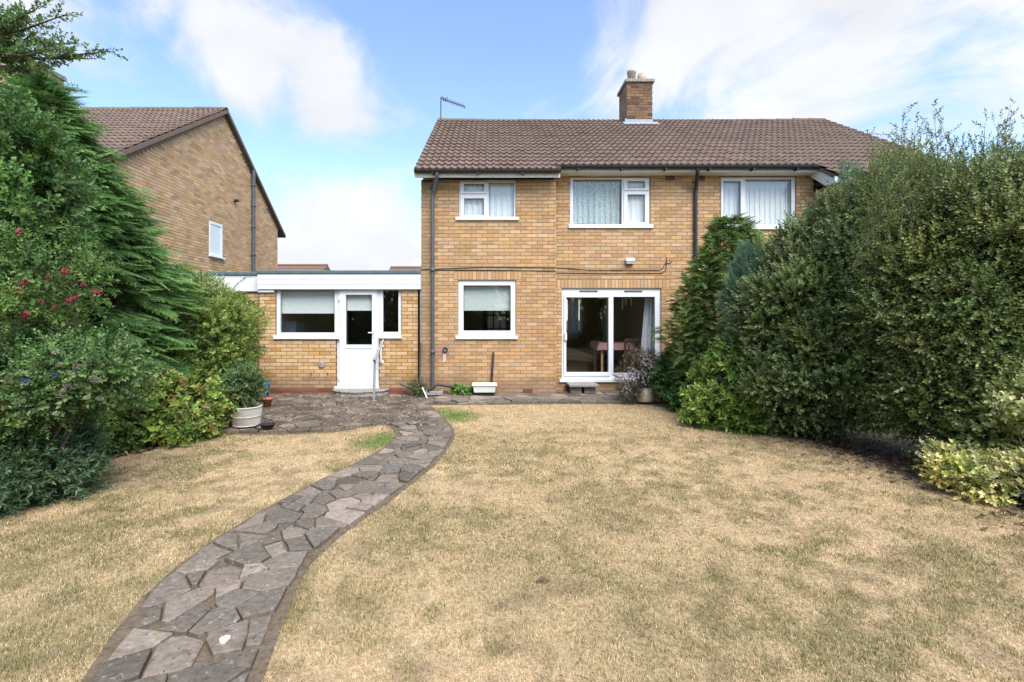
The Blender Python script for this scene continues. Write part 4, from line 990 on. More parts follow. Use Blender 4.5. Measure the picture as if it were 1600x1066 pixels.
# white lichen patch on one slab, pale chip further up
for (px, py, rx, ry) in ((351, 999, .022, .030),):
    x, y = PG(px, py, .055); m = MB(); pts = [(x + rx * (1 + .2 * math.sin(3 * a + px) + .12 * math.sin(7 * a)) * math.cos(a), y + ry * (1 + .10 * math.cos(2 * a)) * math.sin(a)) for a in np.linspace(0, 2 * math.pi, 15)[:-1]]
    n = len(pts); m.add([(p[0], p[1], .058) for p in pts] + [(p[0], p[1], .044) for p in pts], [tuple(range(n))] + [(i, i + n, (i + 1) % n + n, (i + 1) % n) for i in range(n)]); m.build('white_patch', 'paint_white', path)

# ------------------------------------------------------------ lawn
LB = [(-8, -4.3), (0, -4.25), (3.0, -4.1), (PG(0, 792)[1], PG(0, 792)[0]), (PG(95, 742)[1], PG(95, 742)[0]), (PG(150, 722)[1], PG(150, 722)[0]), (PG(235, 703)[1], PG(235, 703)[0]), (PG(345, 682)[1], PG(345, 682)[0]), (6.9, -3.6), (12, -3.6)]
RB = [(-8, 4.35), (2, 4.3), (PG(1600, 808)[1], PG(1600, 808)[0]), (PG(1500, 772)[1], PG(1500, 772)[0]), (PG(1400, 737)[1], PG(1400, 737)[0]), (PG(1300, 702)[1], PG(1300, 702)[0]), (PG(1220, 673)[1], PG(1220, 673)[0]), (PG(1130, 652)[1], PG(1130, 652)[0]), (PG(1060, 637)[1], PG(1060, 637)[0]), (9, 3.2)]
def lb(y): return np.interp(y, [a for a, b in LB], [b for a, b in LB]) + .05 * np.sin(np.asarray(y) * 6) * .6
def rb(y): return np.interp(y, [a for a, b in RB], [b for a, b in RB]) + .05 * np.sin(np.asarray(y) * 5) * .6
SPOTS = [(*PG(600, 690), .40, .9), (*PG(715, 652), .38, .9), (*PG(695, 645), .30, .6), (*PG(840, 870), .7, .35), (*PG(950, 800), .6, .35), (*PG(1150, 930), .5, .3), (*PG(120, 840), .6, .45), (*PG(60, 1000), .5, .5), (*PG(640, 830), .5, .45), (*PG(560, 950), .3, .4), (*PG(440, 960), .22, .7), (*PG(1010, 1000), .5, .35), (*PG(860, 740), .8, .2)]
rs_ = np.random.default_rng(88)
for _ in range(110):
    yy_ = rs_.uniform(1.9, 6.5); SPOTS.append((rs_.uniform(-1.1 * yy_, 1.1 * yy_), yy_, rs_.uniform(.03, .09), rs_.uniform(.3, .65)))
PEDGE = np.array(POLY)
def lawn_state(x, y):
    g1 = fbm(x, y, .9, 100, 4); g2 = fbm(x, y, 3.2, 120, 3); g3 = fbm(x, y, 9, 140, 2)
    gf = fbm(x, y, 7.5, 200, 3)
    green = np.clip((g1 * .36 + g2 * .24 + gf * .40 - .455) * 5.5, 0, 1) * .54
    far = np.clip((np.asarray(y) - 5.0) / 2.5, 0, 1); green = green * (1 - .8 * far)
    for sx, sy, rad, amt in SPOTS:
        green = np.maximum(green, amt * np.clip(1.25 - np.hypot(x - sx, (y - sy) * .8) / rad, 0, 1) * (.6 + .8 * g3))
    pe = edge_dist(PEDGE, x, y)
    green = np.maximum(green, np.clip(1 - pe / .28, 0, 1) * .55 * np.clip((g2 - .35) * 3, 0, 1) * (np.asarray(y) < 8.4))
    dark = np.clip((fbm(x, y, 8.0, 160, 3) - .54) * 7, 0, 1) * .62 * (1 - .6 * far)
    return np.clip(green, 0, 1), dark, g3
STRAW = np.array([(.65, .49, .295), (.70, .545, .35), (.56, .405, .23), (.74, .60, .41), (.49, .345, .185)])
ys = np.concatenate([np.linspace(-8, 1.6, 20)[:-1], np.linspace(1.6, 9.0, 150)]); nx_ = 150
V = []
for y in ys:
    V += [(x, y) for x in np.linspace(lb(y), rb(y), nx_)]
V = np.array(V); gr, dk, g3 = lawn_state(V[:, 0], V[:, 1])
C = np.array((.42, .31, .175))[None] * (.75 + .5 * g3[:, None]) * (1 - .45 * dk[:, None])
C = C * (1 - gr[:, None]) + np.array((.15, .135, .055))[None] * gr[:, None]
zl = .008 + .012 * fbm(V[:, 0], V[:, 1], 1.5, 180, 3) * 0
V3 = np.concatenate([V, np.full((len(V), 1), .011)], 1)
Fc = np.array([(j * nx_ + i, j * nx_ + i + 1, (j + 1) * nx_ + i + 1, (j + 1) * nx_ + i) for j in range(len(ys) - 1) for i in range(nx_ - 1)])
struct(obj_np('lawn', V3, Fc, C, 'lawn', None), 'dry straw-coloured lawn with patches of green')

# grass blades
def blades(n_tot, y0, y1, seed, hmul, wmul):
    r = np.random.default_rng(seed)
    # more blades where the camera looks closely
    y = r.uniform(y0, y1, n_tot); xl, xr = lb(y), rb(y); ya = np.maximum(y, 1.0); lim0 = np.maximum(xl, -1.25 * ya - .6); lim1 = np.minimum(xr, 1.30 * ya + .6)
    x = r.uniform(lim0 - .03, lim1 + .03)
    ok = ~inside(SOILP, x, y)
    x, y = x[ok], y[ok]
    gr, dk, g3 = lawn_state(x, y); n = len(x)
    keep = r.random(n) < np.clip(.6 + .8 * gr + (g3 - .5) * 1.2, .12, 1); x, y, gr, dk, g3 = x[keep], y[keep], gr[keep], dk[keep], g3[keep]; n = len(x)
    ug = r.random(n) < gr * .85
    ln = r.uniform(.009, .022, n) * hmul * (1 + .7 * ug); ang = r.uniform(0, 2 * np.pi, n)
    lean = r.uniform(.45, 1.25, n); lean[ug] *= .75
    wd = r.uniform(.0009, .0018, n) * wmul
    dx, dy = np.cos(ang), np.sin(ang)
    b = np.stack([x, y, np.full(n, .011)], 1); sd = np.stack([-dy, dx, np.zeros(n)], 1) * wd[:, None]
    mid = b + np.stack([dx * ln * .45 * np.sin(lean) * .7, dy * ln * .45 * np.sin(lean) * .7, ln * .5 * np.cos(lean * .6)], 1)
    tip = b + np.stack([dx * ln * np.sin(lean), dy * ln * np.sin(lean), ln * np.cos(lean)], 1)
    V = np.stack([b - sd, b + sd, mid + sd * .8, mid - sd * .8, tip], 1).reshape(-1, 3)
    k = np.arange(n)[:, None] * 5
    T = np.concatenate([k + np.array([[0, 1, 2]]), k + np.array([[0, 2, 3]]), k + np.array([[3, 2, 4]])], 0)
    c = STRAW[r.integers(len(STRAW), size=n)] * r.uniform(.60, 1.10, (n, 1)) * (1 - .5 * dk[:, None])
    gcol = np.array([(.20, .185, .065), (.26, .23, .095), (.155, .155, .05), (.32, .27, .125), (.17, .20, .06)])[r.integers(5, size=n)] * r.uniform(.75, 1.2, (n, 1))
    lush = np.zeros(n, bool)
    for sx, sy, rad, amt in SPOTS[:3]: lush |= np.hypot(x - sx, (y - sy) * .8) < rad * r.uniform(.5, 1.2, n)
    gcol[lush] = np.array((.17, .27, .065)) * r.uniform(.75, 1.2, (int(lush.sum()), 1)); ug = ug | (lush & (r.random(n) < .6))
    c[ug] = gcol[ug]
    return V, T, np.repeat(c, 5, 0)
P = []; off = 0
for a in ((175000, 1.6, 3.0, 1, 1.1, 1.0), (180000, 3.0, 4.6, 2, 1.1, 1.3), (125000, 4.6, 6.6, 3, 1.05, 1.8), (75000, 6.6, 8.9, 4, 1.1, 2.5), (9000, -1, 1.6, 5, 1, 1.5)):
    V, T, C = blades(*a); P.append((V, T + off, C)); off += len(V)
go = obj_np('grass', np.concatenate([p[0] for p in P]), np.concatenate([p[1] for p in P]), np.concatenate([p[2] for p in P]), 'grass', None)
tag(go, 'short dry grass blades of the lawn, straw with some green', 'grass', None, 'stuff')
# leaf litter on the soil under the right hedge and in the left bed
def litter(name, n, fx, y0, y1, label, seed, size=(.02, .045)):
    r = np.random.default_rng(seed); y = r.uniform(y0, y1, n); x = fx(y, r); s = r.uniform(*size, n); a = r.uniform(0, 6.28, n)
    ux = np.stack([np.cos(a), np.sin(a), r.normal(0, .25, n)], 1) * s[:, None]; uy = np.stack([-np.sin(a), np.cos(a), r.normal(0, .25, n)], 1) * (s * .5)[:, None]
    c = np.stack([x, y, r.uniform(.012, .03, n)], 1)
    V = np.stack([c - ux, c - uy, c + ux, c + uy + np.array([0, 0, .01])], 1).reshape(-1, 3); k = np.arange(n)[:, None] * 4
    T = np.concatenate([k + np.array([[0, 1, 2]]), k + np.array([[0, 2, 3]])], 0)
    V[:, 2] = np.maximum(V[:, 2], .006)
    C = np.array([(.14, .085, .05), (.19, .125, .075), (.10, .06, .04), (.24, .18, .11)])[r.integers(4, size=n)]
    tag(obj_np(name, V, T, np.repeat(C, 4, 0), 'leaf_matt', None), label, 'leaves', None, 'stuff')
litter('leaf_litter', 2600, lambda y, r: rb(y) + r.normal(.25, .28, len(y)), 3.2, 8.2, 'brown fallen leaves on the soil under the right-hand hedge', 5)
litter('leaf_litter', 1300, lambda y, r: lb(y) - np.abs(r.normal(.1, .3, len(y))) + .1, 3.6, 6.8, 'brown fallen leaves on the soil along the left-hand bed', 6)
litter('leaf_litter', 900, lambda y, r: r.uniform(-4.4, -1.6, len(y)), 6.9, 9.8, 'brown debris and small fallen leaves scattered over the patio by the back door', 9, size=(.008, .02))
bpy.data.objects['leaf_litter.002'].location.z += .06
# ============================================================ PLANTS
CAMP = np.array((0, 0, CH))
def unit(v): return v / (np.linalg.norm(v, axis=-1, keepdims=True) + 1e-9)
def t_sprig(rng, nleaf=9, stem=.16, L=.045, Wd=.02, spread=.9, fold=.25, droop=.1, stemc=(.5, .42, .3), tipc=1.25, whorl=False):
    """a twig along +Z with folded leaves; returns verts, tris, colour multipliers (None row = twig colour)"""
    V, T, C = [], [], []
    def tri(a, b, c, col):
        k = len(V); V.extend([a, b, c]); T.append((k, k + 1, k + 2)); C.extend([col] * 3)
    w_ = .0022
    tri((-w_, 0, 0), (w_, 0, 0), (0, 0, stem), stemc); tri((0, -w_, 0), (0, w_, 0), (0, 0, stem), stemc)
    for i in range(nleaf):
        f = (i + .6) / nleaf; z = stem * (.15 + .85 * f); az = i * 2.4 + rng.uniform(-.4, .4)
        sp = spread * (1 - .45 * f) * rng.uniform(.75, 1.2); l = L * rng.uniform(.7, 1.15) * (1 - .25 * f)
        d = np.array([math.cos(az) * math.sin(sp), math.sin(az) * math.sin(sp), math.cos(sp)])
        s = np.array([-math.sin(az), math.cos(az), 0]); nrm = np.cross(d, s)
        b = np.array([0, 0, z]); tip = b + d * l - np.array([d[0], d[1], 0]) * 0 + nrm * (-droop * l)
        m = b + d * l * .48; w2 = Wd * rng.uniform(.8, 1.15) / 2
        a1 = m + s * w2 + nrm * fold * w2; a2 = m - s * w2 + nrm * fold * w2
        c = rng.uniform(.8, 1.12) * (1 + (tipc - 1) * f)
        col = (c * rng.uniform(.95, 1.08), c, c * rng.uniform(.85, 1.0))
        k = len(V); V.extend([tuple(b), tuple(a1), tuple(tip), tuple(a2)]); T.extend([(k, k + 1, k + 2), (k, k + 2, k + 3)]); C.extend([col] * 4)
    return np.array(V), np.array(T), np.array(C)
def t_frond(rng, L=.3, n=9, droop=.35, fine=3, wdt=.010):
    """a flat feathery conifer spray along +Z, plane normal +Y, drooping to -Y at the tip"""
    V, T, C = [], [], []
    def pt(x, z): u = z / L; return (x, -droop * L * u * u - .25 * abs(x), z)
    def spike(x0, z0, ang, l, w_, col):
        dx, dz = math.sin(ang), math.cos(ang); px_, pz = dz * w_ / 2, -dx * w_ / 2
        k = len(V)
        V.extend([pt(x0 - px_, z0 - pz), pt(x0 + px_, z0 + pz), pt(x0 + dx * l * .55 + px_ * .9, z0 + dz * l * .55 + pz * .9), pt(x0 + dx * l, z0 + dz * l)])
        T.extend([(k, k + 1, k + 2), (k, k + 2, k + 3)]); C.extend([(col * .8, col * .8, col * .8)] * 2 + [(col, col, col), (col * 1.5, col * 1.4, col * 1.15)])  # tips pale as new growth, brightened further as painted plume highlights
    spike(0, 0, 0, L, wdt * 1.2, 1.0)
    for i in range(n):
        f = (i + 1) / (n + 1); sgn = 1 if i % 2 else -1; l = L * .50 * (1 - .62 * f) * rng.uniform(.8, 1.15); ang = sgn * rng.uniform(.5, .8); z = L * f * .92
        col = rng.uniform(.82, 1.1) * (.85 + .3 * f)
        spike(0, z, ang, l, wdt, col)
        for j in range(fine):
            g_ = (j + 1) / (fine + 1); s2 = 1 if j % 2 else -1
            spike(math.sin(ang) * l * g_, z + math.cos(ang) * l * g_, ang - sgn * .1 + s2 * rng.uniform(.4, .6), l * .5 * (1 - .4 * g_), wdt * .85, col * 1.05)
    return np.array(V), np.array(T), np.array(C)
def assemble(name, templates, P, D, U, Sc, Tint, mat, parent, seed=0):
    """one joined mesh of template copies: position P, axis D, up hint U, scale Sc, colour Tint"""
    r = np.random.default_rng(seed); n = len(P); which = r.integers(len(templates), size=n)
    Z = unit(D); Xa = unit(np.cross(U, Z)); Ya = np.cross(Z, Xa); M = np.stack([Xa, Ya, Z], 2)
    Vs, Ts, Cs = [], [], []; off = 0
    for k, (v, t, c) in enumerate(templates):
        i = np.where(which == k)[0]
        if len(i) == 0: continue
        W = P[i][:, None, :] + Sc[i][:, None, None] * np.einsum('nij,mj->nmi', M[i], v)
        Vs.append(W.reshape(-1, 3)); nv = len(v)
        Ts.append((t[None] + (np.arange(len(i)) * nv)[:, None, None] + off).reshape(-1, 3)); off += len(i) * nv
        Cs.append((Tint[i][:, None, :] * c[None]).reshape(-1, 3))
    V = np.concatenate(Vs); V[:, 2] = np.maximum(V[:, 2], .012)
    o = obj_np(name, V, np.concatenate(Ts), np.concatenate(Cs), mat, parent); o['kind'] = 'stuff'
    return o
def crown_points(lobes, n, seed, sub=26, subr=(.2, .38), zmin=.03, rough=.16, back=.25, deep=.66):
    """points and outward directions over clumpy lobes (cx,cy,cz,rx,ry,rz)"""
    r = np.random.default_rng(seed); Lb = np.array(lobes, float); area = (Lb[:, 3] * Lb[:, 4] * Lb[:, 5]) ** (2 / 3); pr = area / area.sum()
    # clump centres
    cl = []
    for q, p in zip(Lb, pr):
        m = max(6, int(sub * len(Lb) * p)); v = unit(r.normal(size=(m, 3))); rad = q[3:6]
        c = q[:3] + v * rad * r.uniform(.70, 1.02, (m, 1)); cl += [(*a, rad.mean() * r.uniform(*subr), *unit(b / rad)) for a, b in zip(c, v)]
    cl = np.array(cl); wgt = cl[:, 3] ** 2; out_p, out_d = [], []; got = 0
    tint_cl = r.uniform(.62, 1.30, len(cl))[:, None] * np.stack([r.uniform(.9, 1.15, len(cl)), np.ones(len(cl)), r.uniform(.8, 1.15, len(cl))], 1); outc = []
    for it in range(14):
        i = r.choice(len(cl), size=n * 2, p=wgt / wgt.sum()); v = unit(r.normal(size=(len(i), 3)) + cl[i, 4:7] * .7)
        p = cl[i, :3] + v * cl[i, 3:4] * r.uniform(1 - rough * 2, 1 + rough, (len(i), 1)); d = unit(v * .7 + cl[i, 4:7] * .6)
        ins = np.zeros(len(i), bool)
        for q in Lb: ins |= (((p - q[:3]) / q[3:6]) ** 2).sum(1) < deep ** 2
        tocam = unit(CAMP - p); face = (d * tocam).sum(1)
        ok = ~ins & (p[:, 2] > zmin) & ((face > -.3) | (r.random(len(i)) < back))
        out_p.append(p[ok]); out_d.append(d[ok]); outc.append(tint_cl[i][ok]); got += ok.sum()
        if got >= n: break
    return np.concatenate(out_p)[:n], np.concatenate(out_d)[:n], np.concatenate(outc)[:n]
def inner_points(lobes, n, seed, lo=.3, hi=.72, zmin=.05):
    r = np.random.default_rng(seed); Lb = np.array(lobes, float); i = r.integers(len(Lb), size=n); v = unit(r.normal(size=(n, 3)))
    p = Lb[i, :3] + v * Lb[i, 3:6] * r.uniform(lo, hi, (n, 1)); k = p[:, 2] > zmin; return p[k], v[k]
def tints(base, n, seed, j=.18, hue=.08):
    r = np.random.default_rng(seed); b = np.array(base, float)
    if b.ndim == 2: b = b[r.integers(len(b), size=n)]
    else: b = np.tile(b, (n, 1))
    b = b * np.array((1.72, 1.80, 1.5))
    return b * r.uniform(1 - j, 1 + j, (n, 1)) * np.stack([r.uniform(1 - hue, 1 + hue, n), np.ones(n), r.uniform(1 - hue, 1 + hue, n)], 1)
def shrub(name, lobes, n, sprig, cols, label, cat, seed, stems=None, mat='leaf', scale=(.8, 1.25), up=.35, inner=.35, jit=.45, sub=26, subr=(.2, .38), part='foliage', zmin=.03, base=None, n_var=5, deep=.66, back=.25, stem_r=.02, rough=.16):
    r = np.random.default_rng(seed); Lb = np.array(lobes)
    if base is None: base = (float(Lb[:, 0].mean()), float(Lb[:, 1].mean()), 0.0)
    t = thing(name, base, label, cat)
    tpl = [sprig(np.random.default_rng(seed * 10 + k)) for k in range(n_var)]
    p, d, ct = crown_points(lobes, n, seed, sub, subr, zmin, rough=rough, deep=deep, back=back)
    D = unit(d + np.array([0, 0, up]) + r.normal(0, jit, d.shape)); U = unit(r.normal(size=d.shape)); tc_ = tints(cols, len(p), seed + 1) * ct
    if inner:
        ip, iv = inner_points(lobes, int(n * inner), seed + 2); p = np.concatenate([p, ip]); D = np.concatenate([D, unit(iv + r.normal(0, .6, iv.shape))]); U = np.concatenate([U, unit(r.normal(size=iv.shape))])
        tc_ = np.concatenate([tc_, tints(cols, len(ip), seed + 3)]); s_in = 1.5
    S_ = r.uniform(*scale, len(p))
    if inner: S_[-len(ip):] *= s_in
    assemble(part, tpl, p, D, U, S_, tc_, mat, t, seed)
    # stems from the base up into the lobes
    m = MB()
    for q in Lb:
        for k in range(stems if stems is not None else 3):
            e = np.array(q[:3]) + unit(r.normal(size=3)) * np.array(q[3:6]) * .6; b = np.array([base[0] + r.normal(0, .06), base[1] + r.normal(0, .06), base[2] - .02 if base[2] > .02 else 0.0])
            e[2] = max(e[2], .1)
            md = (b + e) / 2 + np.array([r.normal(0, .08), r.normal(0, .08), .12]); m.tube([b, md, e], [stem_r, stem_r * .7, stem_r * .3], 6)
    if m.v: m.build('stem', 'bark', t)
    return t
def conifer(name, axis, prof, n, cols, label, seed, L=.3, droop=.35, n_br=9, fine=3, out_up=.05, trunk_r=.07, inner=.4, mat='needle', rough=.12, clump=.3, wdt=.010, back=.25, sc_rng=(.7, 1.25), lift=0.0, spread=.3):
    """axis (x,y,z0,z1); prof: radius at height fraction (list of (f, rx)); sprays cover a bumpy cone"""
    r = np.random.default_rng(seed); x0, y0, z0, z1 = axis; fs = [a for a, b in prof]; rs = [b for a, b in prof]
    t = thing(name, (x0, y0, 0), label, 'conifer')
    f = r.random(n * 3); rad = np.interp(f, fs, rs); keep = r.random(n * 3) < rad / max(rs); f = f[keep][:n]; n = len(f)
    th = r.uniform(0, 2 * np.pi, n); rad = np.interp(f, fs, rs)
    H = z1 - z0
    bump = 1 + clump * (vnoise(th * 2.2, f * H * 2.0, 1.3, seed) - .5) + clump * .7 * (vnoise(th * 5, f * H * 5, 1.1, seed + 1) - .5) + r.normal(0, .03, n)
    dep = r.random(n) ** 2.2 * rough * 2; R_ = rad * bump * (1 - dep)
    ii = r.random(n) < inner * .5; R_[ii] *= r.uniform(.45, .8, ii.sum())
    p = np.stack([x0 + R_ * np.cos(th), y0 + R_ * np.sin(th), z0 + f * H], 1)
    d = np.stack([np.cos(th), np.sin(th), np.full(n, out_up)], 1) + r.normal(0, spread, (n, 3)); d[:, 2] += lift * f
    face = (unit(d) * unit(CAMP - p)).sum(1); ok = (face > -.35) | (r.random(n) < back); p, d, bump = p[ok], d[ok], bump[ok]; n = len(p)
    U = np.tile(np.array([0, 0, 1.]), (n, 1)) + r.normal(0, .25, (n, 3))
    tp = [t_frond(np.random.default_rng(seed * 7 + k), L, n_br, droop, fine, wdt) for k in range(5)]
    tc_ = tints(cols, n, seed + 5, .16, .06) * (.65 + .7 * np.clip((bump[:, None] - .8) * 1.6, 0, 1))  # hollows tinted darker and bulges lighter: crown shading put into the colour
    p = p - unit(d) * L * .5
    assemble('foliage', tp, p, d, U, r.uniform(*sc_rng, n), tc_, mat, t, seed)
    m = MB(); m.tube([(x0, y0, 0), (x0 + .03, y0, z0 + H * .5), (x0, y0, z1 - .15)], [trunk_r, trunk_r * .6, .012], 8)
    for k in range(14):
        ff = .05 + .85 * k / 14; a = k * 2.4; rr = np.interp(ff, fs, rs) * .75; zz = z0 + ff * H
        m.tube([(x0, y0, zz), (x0 + rr * math.cos(a), y0 + rr * math.sin(a), zz + rr * .15)], [trunk_r * .3, .006], 5)
    m.build('trunk', 'bark', t)
    return t

def L3(px, py, Y, rx, ry, rz):   # lobe centred on a photo pixel at depth Y; radii in metres
    return (PX(px, Y), Y, PZ(py, Y), rx, ry, rz)
# ---- right side
conifer('cypress_bush', (PX(1143, 8.2), 8.2, .15, PZ(338, 8.2)), [(0, .85), (.15, 1.0), (.35, 1.05), (.5, .93), (.65, .70), (.77, .52), (.9, .40), (1, .24)], 10500,
        [(.092, .14, .048), (.112, .162, .056), (.075, .12, .042)], 'bushy green cypress with feathery drooping sprays right of the patio door', 301, L=.20, droop=.35, out_up=.05, clump=.35, inner=1.1, spread=.5, lift=.5)
conifer('blue_conifer', (PX(1170, 6.95), 6.95, .3, PZ(378, 6.95)), [(0, .30), (.3, .34), (.6, .33), (.85, .22), (1, .05)], 1700,
        [(.085, .15, .125), (.075, .135, .12), (.10, .17, .14)], 'blue-green conifer squeezed between the cypress and the big evergreen shrub', 302, L=.2, droop=-.1, out_up=.9, clump=.3, fine=2, wdt=.008)
conifer('blue_conifer', (PX(1325, 7.3), 7.3, .5, PZ(248, 7.3)), [(0, .5), (.4, .46), (.7, .34), (.9, .18), (1, .04)], 1500,
        [(.07, .13, .10), (.065, .12, .10), (.085, .15, .12)], 'blue-green conifer top showing behind the hedge under the right end of the roof', 303, L=.2, droop=-.1, out_up=.9, clump=.3, fine=2, wdt=.008)
sp_broad = lambda g: t_sprig(g, 8, .20, .095, .036, 1.0, .25, .25)
shrub('broadleaf_shrub', [L3(1165, 600, 6.9, .42, .42, .55), L3(1120, 635, 7.1, .33, .35, .32), L3(1195, 540, 6.9, .30, .35, .40), L3(1190, 645, 6.75, .30, .3, .3)], 1500, sp_broad,
      [(.10, .155, .035), (.13, .185, .045), (.075, .13, .03), (.16, .20, .06)], 'yellow-green long-leaved shrub in front of the cypress', 'shrub', 311, up=.5, subr=(.25, .5), sub=14)
shrub('broadleaf_shrub', [L3(1050, 600, 8.5, .22, .3, .40), L3(1075, 632, 8.2, .30, .3, .22)], 600, lambda g: t_sprig(g, 8, .14, .06, .032, 1.0, .2, .2),
      [(.03, .065, .02), (.04, .085, .025)], 'dark glossy-leaved shrub at the foot of the cypress, beside the flower pots', 'shrub', 312, subr=(.3, .5), sub=10)
sp_holly = lambda g: t_sprig(g, 11, .17, .044, .022, 1.05, .35, .1)
EV = [L3(1250, 500, 6.6, .68, .8, 1.05), L3(1215, 600, 6.5, .50, .6, .62), L3(1338, 425, 6.3, .64, .75, 1.05), L3(1300, 580, 6.2, .68, .6, .80), L3(1225, 455, 6.8, .38, .5, .42), L3(1395, 555, 5.8, .55, .5, .9), L3(1265, 630, 6.4, .4, .35, .30)]
ev = shrub('evergreen_shrub', EV, 11500, sp_holly, [(.080, .112, .045), (.102, .134, .06), (.062, .094, .038), (.135, .162, .088)], 'big rounded olive-green evergreen shrub in the middle of the right-hand hedge', 'shrub', 321, sub=46, subr=(.13, .30), scale=(.75, 1.35), base=(PX(1300, 6.5), 6.5, 0), stem_r=.03, stems=4, zmin=.22, rough=.22)
sp_tall = lambda g: t_sprig(g, 12, .30, .042, .020, .95, .3, .1, tipc=1.35)
tall = [L3(1480, 465, 5.2, .62, .65, 1.05), L3(1590, 455, 4.8, .65, .6, 1.1), L3(1440, 365, 5.6, .40, .5, .50), L3(1550, 345, 5.1, .42, .5, .42), L3(1405, 330, 5.9, .34, .4, .45), L3(1490, 580, 5.1, .55, .5, .80), L3(1590, 590, 4.7, .5, .5, .80), L3(1670, 410, 4.7, .6, .6, .9), L3(1660, 560, 4.5, .5, .5, .85)]
tt = shrub('twiggy_hedge', tall, 12000, sp_tall, [(.072, .098, .036), (.085, .112, .045), (.058, .08, .03), (.105, .125, .055)], 'tall twiggy olive-green hedge at the right edge with long shoots against the sky', 'hedge', 331, sub=46, subr=(.12, .28), up=.7, jit=.55, scale=(.7, 1.35), base=(PX(1540, 5.2), 5.2, 0), stems=4, stem_r=.03, rough=.26, zmin=.25)
r = np.random.default_rng(17); pp, dd2 = [], []; m = MB()
for k in range(95):                                  # long shoots above the top of the hedge
    px = r.uniform(1345, 1640) if k % 3 else r.uniform(1360, 1440); Y = r.uniform(4.7, 5.7); py = np.interp(px, [1345, 1400, 1480, 1560, 1640], [345, 295, 275, 275, 268]) + r.uniform(-12, 35)
    b = np.array([PX(px, Y), Y, PZ(py, Y)]); l = r.uniform(.25, .72); lean = np.array([r.normal(-.1, .3), r.normal(0, .3), 1.0]); lean /= np.linalg.norm(lean)
    c0 = b - lean * .35; e = b + lean * l; m.tube([c0, (c0 + e) / 2 + np.array([r.normal(0, .02), r.normal(0, .02), 0]), e], [.0035, .0025, .0015], 5)
    for q in np.linspace(0, 1, 16): pp.append(c0 + (e - c0) * q + r.normal(0, .016, 3)); dd2.append(lean + r.normal(0, .5, 3))
m.build('shoot', 'bark', tt)['kind'] = 'stuff'
pp = np.array(pp); dd2 = np.array(dd2)
assemble('shoot_leaves', [t_sprig(np.random.default_rng(900 + k), 8, .12, .038, .018, 1.0, .3, .1) for k in range(4)], pp, dd2, unit(r.normal(size=pp.shape)), r.uniform(.7, 1.1, len(pp)), tints([(.075, .10, .036), (.095, .12, .048)], len(pp), 5), 'leaf', tt, 4)
def add_shoots(parent, lobes, n, ln, cols, seed, L=.042, Wd=.02, up=.5):
    """longer leafy shoots standing out of the crown, so that its outline is loose"""
    r = np.random.default_rng(seed); p, d, _ = crown_points(lobes, n, seed, 40, (.12, .28), zmin=.5, deep=.8); pp, dd, tt_ = [], [], []; m = MB()
    tc0 = tints(cols, len(p), seed + 1, .25)
    for a, b, c in zip(p, d, tc0):
        v = unit(b + np.array((0, 0, up)) + r.normal(0, .25, 3)); l = r.uniform(*ln); e = a + v * l + np.array((0, 0, -.12 * l)); m.tube([a - v * .15, (a + e) / 2 + np.array((0, 0, .05 * l)), e], [.004, .003, .0015], 4)
        for q in np.linspace(0, 1, max(4, int(l / .045))): pp.append(a + (e - a) * q); dd.append(v + r.normal(0, .45, 3)); tt_.append(c)
    m.build('shoot', 'bark', parent)['kind'] = 'stuff'; pp = np.array(pp)
    assemble('shoot_leaves', [t_sprig(np.random.default_rng(seed * 3 + k), 7, .10, L, Wd, 1.0, .3, .1) for k in range(4)], pp, np.array(dd), unit(r.normal(size=pp.shape)), r.uniform(.6, 1.1, len(pp)), np.array(tt_), 'leaf', parent, seed)
add_shoots(tt, tall, 190, (.2, .5), [(.075, .10, .036), (.095, .12, .048), (.06, .085, .03)], 611)
add_shoots(ev, EV, 150, (.12, .32), [(.08, .11, .045), (.11, .14, .065), (.065, .095, .038)], 612, up=.35)
sp_var = lambda g: t_sprig(g, 10, .12, .040, .022, 1.0, .25, .1, tipc=1.3)
shrub('variegated_shrub', [L3(1500, 735, 4.35, .18, .18, .11), L3(1540, 752, 4.15, .18, .18, .13), L3(1585, 752, 4.1, .16, .18, .12), L3(1625, 750, 4.0, .18, .2, .14)], 800, sp_var,
      [(.29, .27, .14), (.33, .305, .18), (.23, .225, .09), (.09, .11, .035), (.36, .33, .22)], 'low cream-and-green variegated shrub at the lawn edge, bottom right', 'shrub', 341, subr=(.3, .55), sub=10, mat='leaf_matt')
shrub('variegated_shrub', [L3(1597, 625, 4.15, .12, .15, .17), L3(1540, 672, 4.5, .16, .15, .10)], 190, sp_var, [(.27, .28, .16), (.31, .32, .21), (.09, .12, .04)], 'thin upright cream-leaved shoots against the dark hedge at the right edge', 'shrub', 342, subr=(.3, .6), sub=8, mat='leaf_matt', base=(PX(1597, 4.2), 4.2, 0), stem_r=.008)
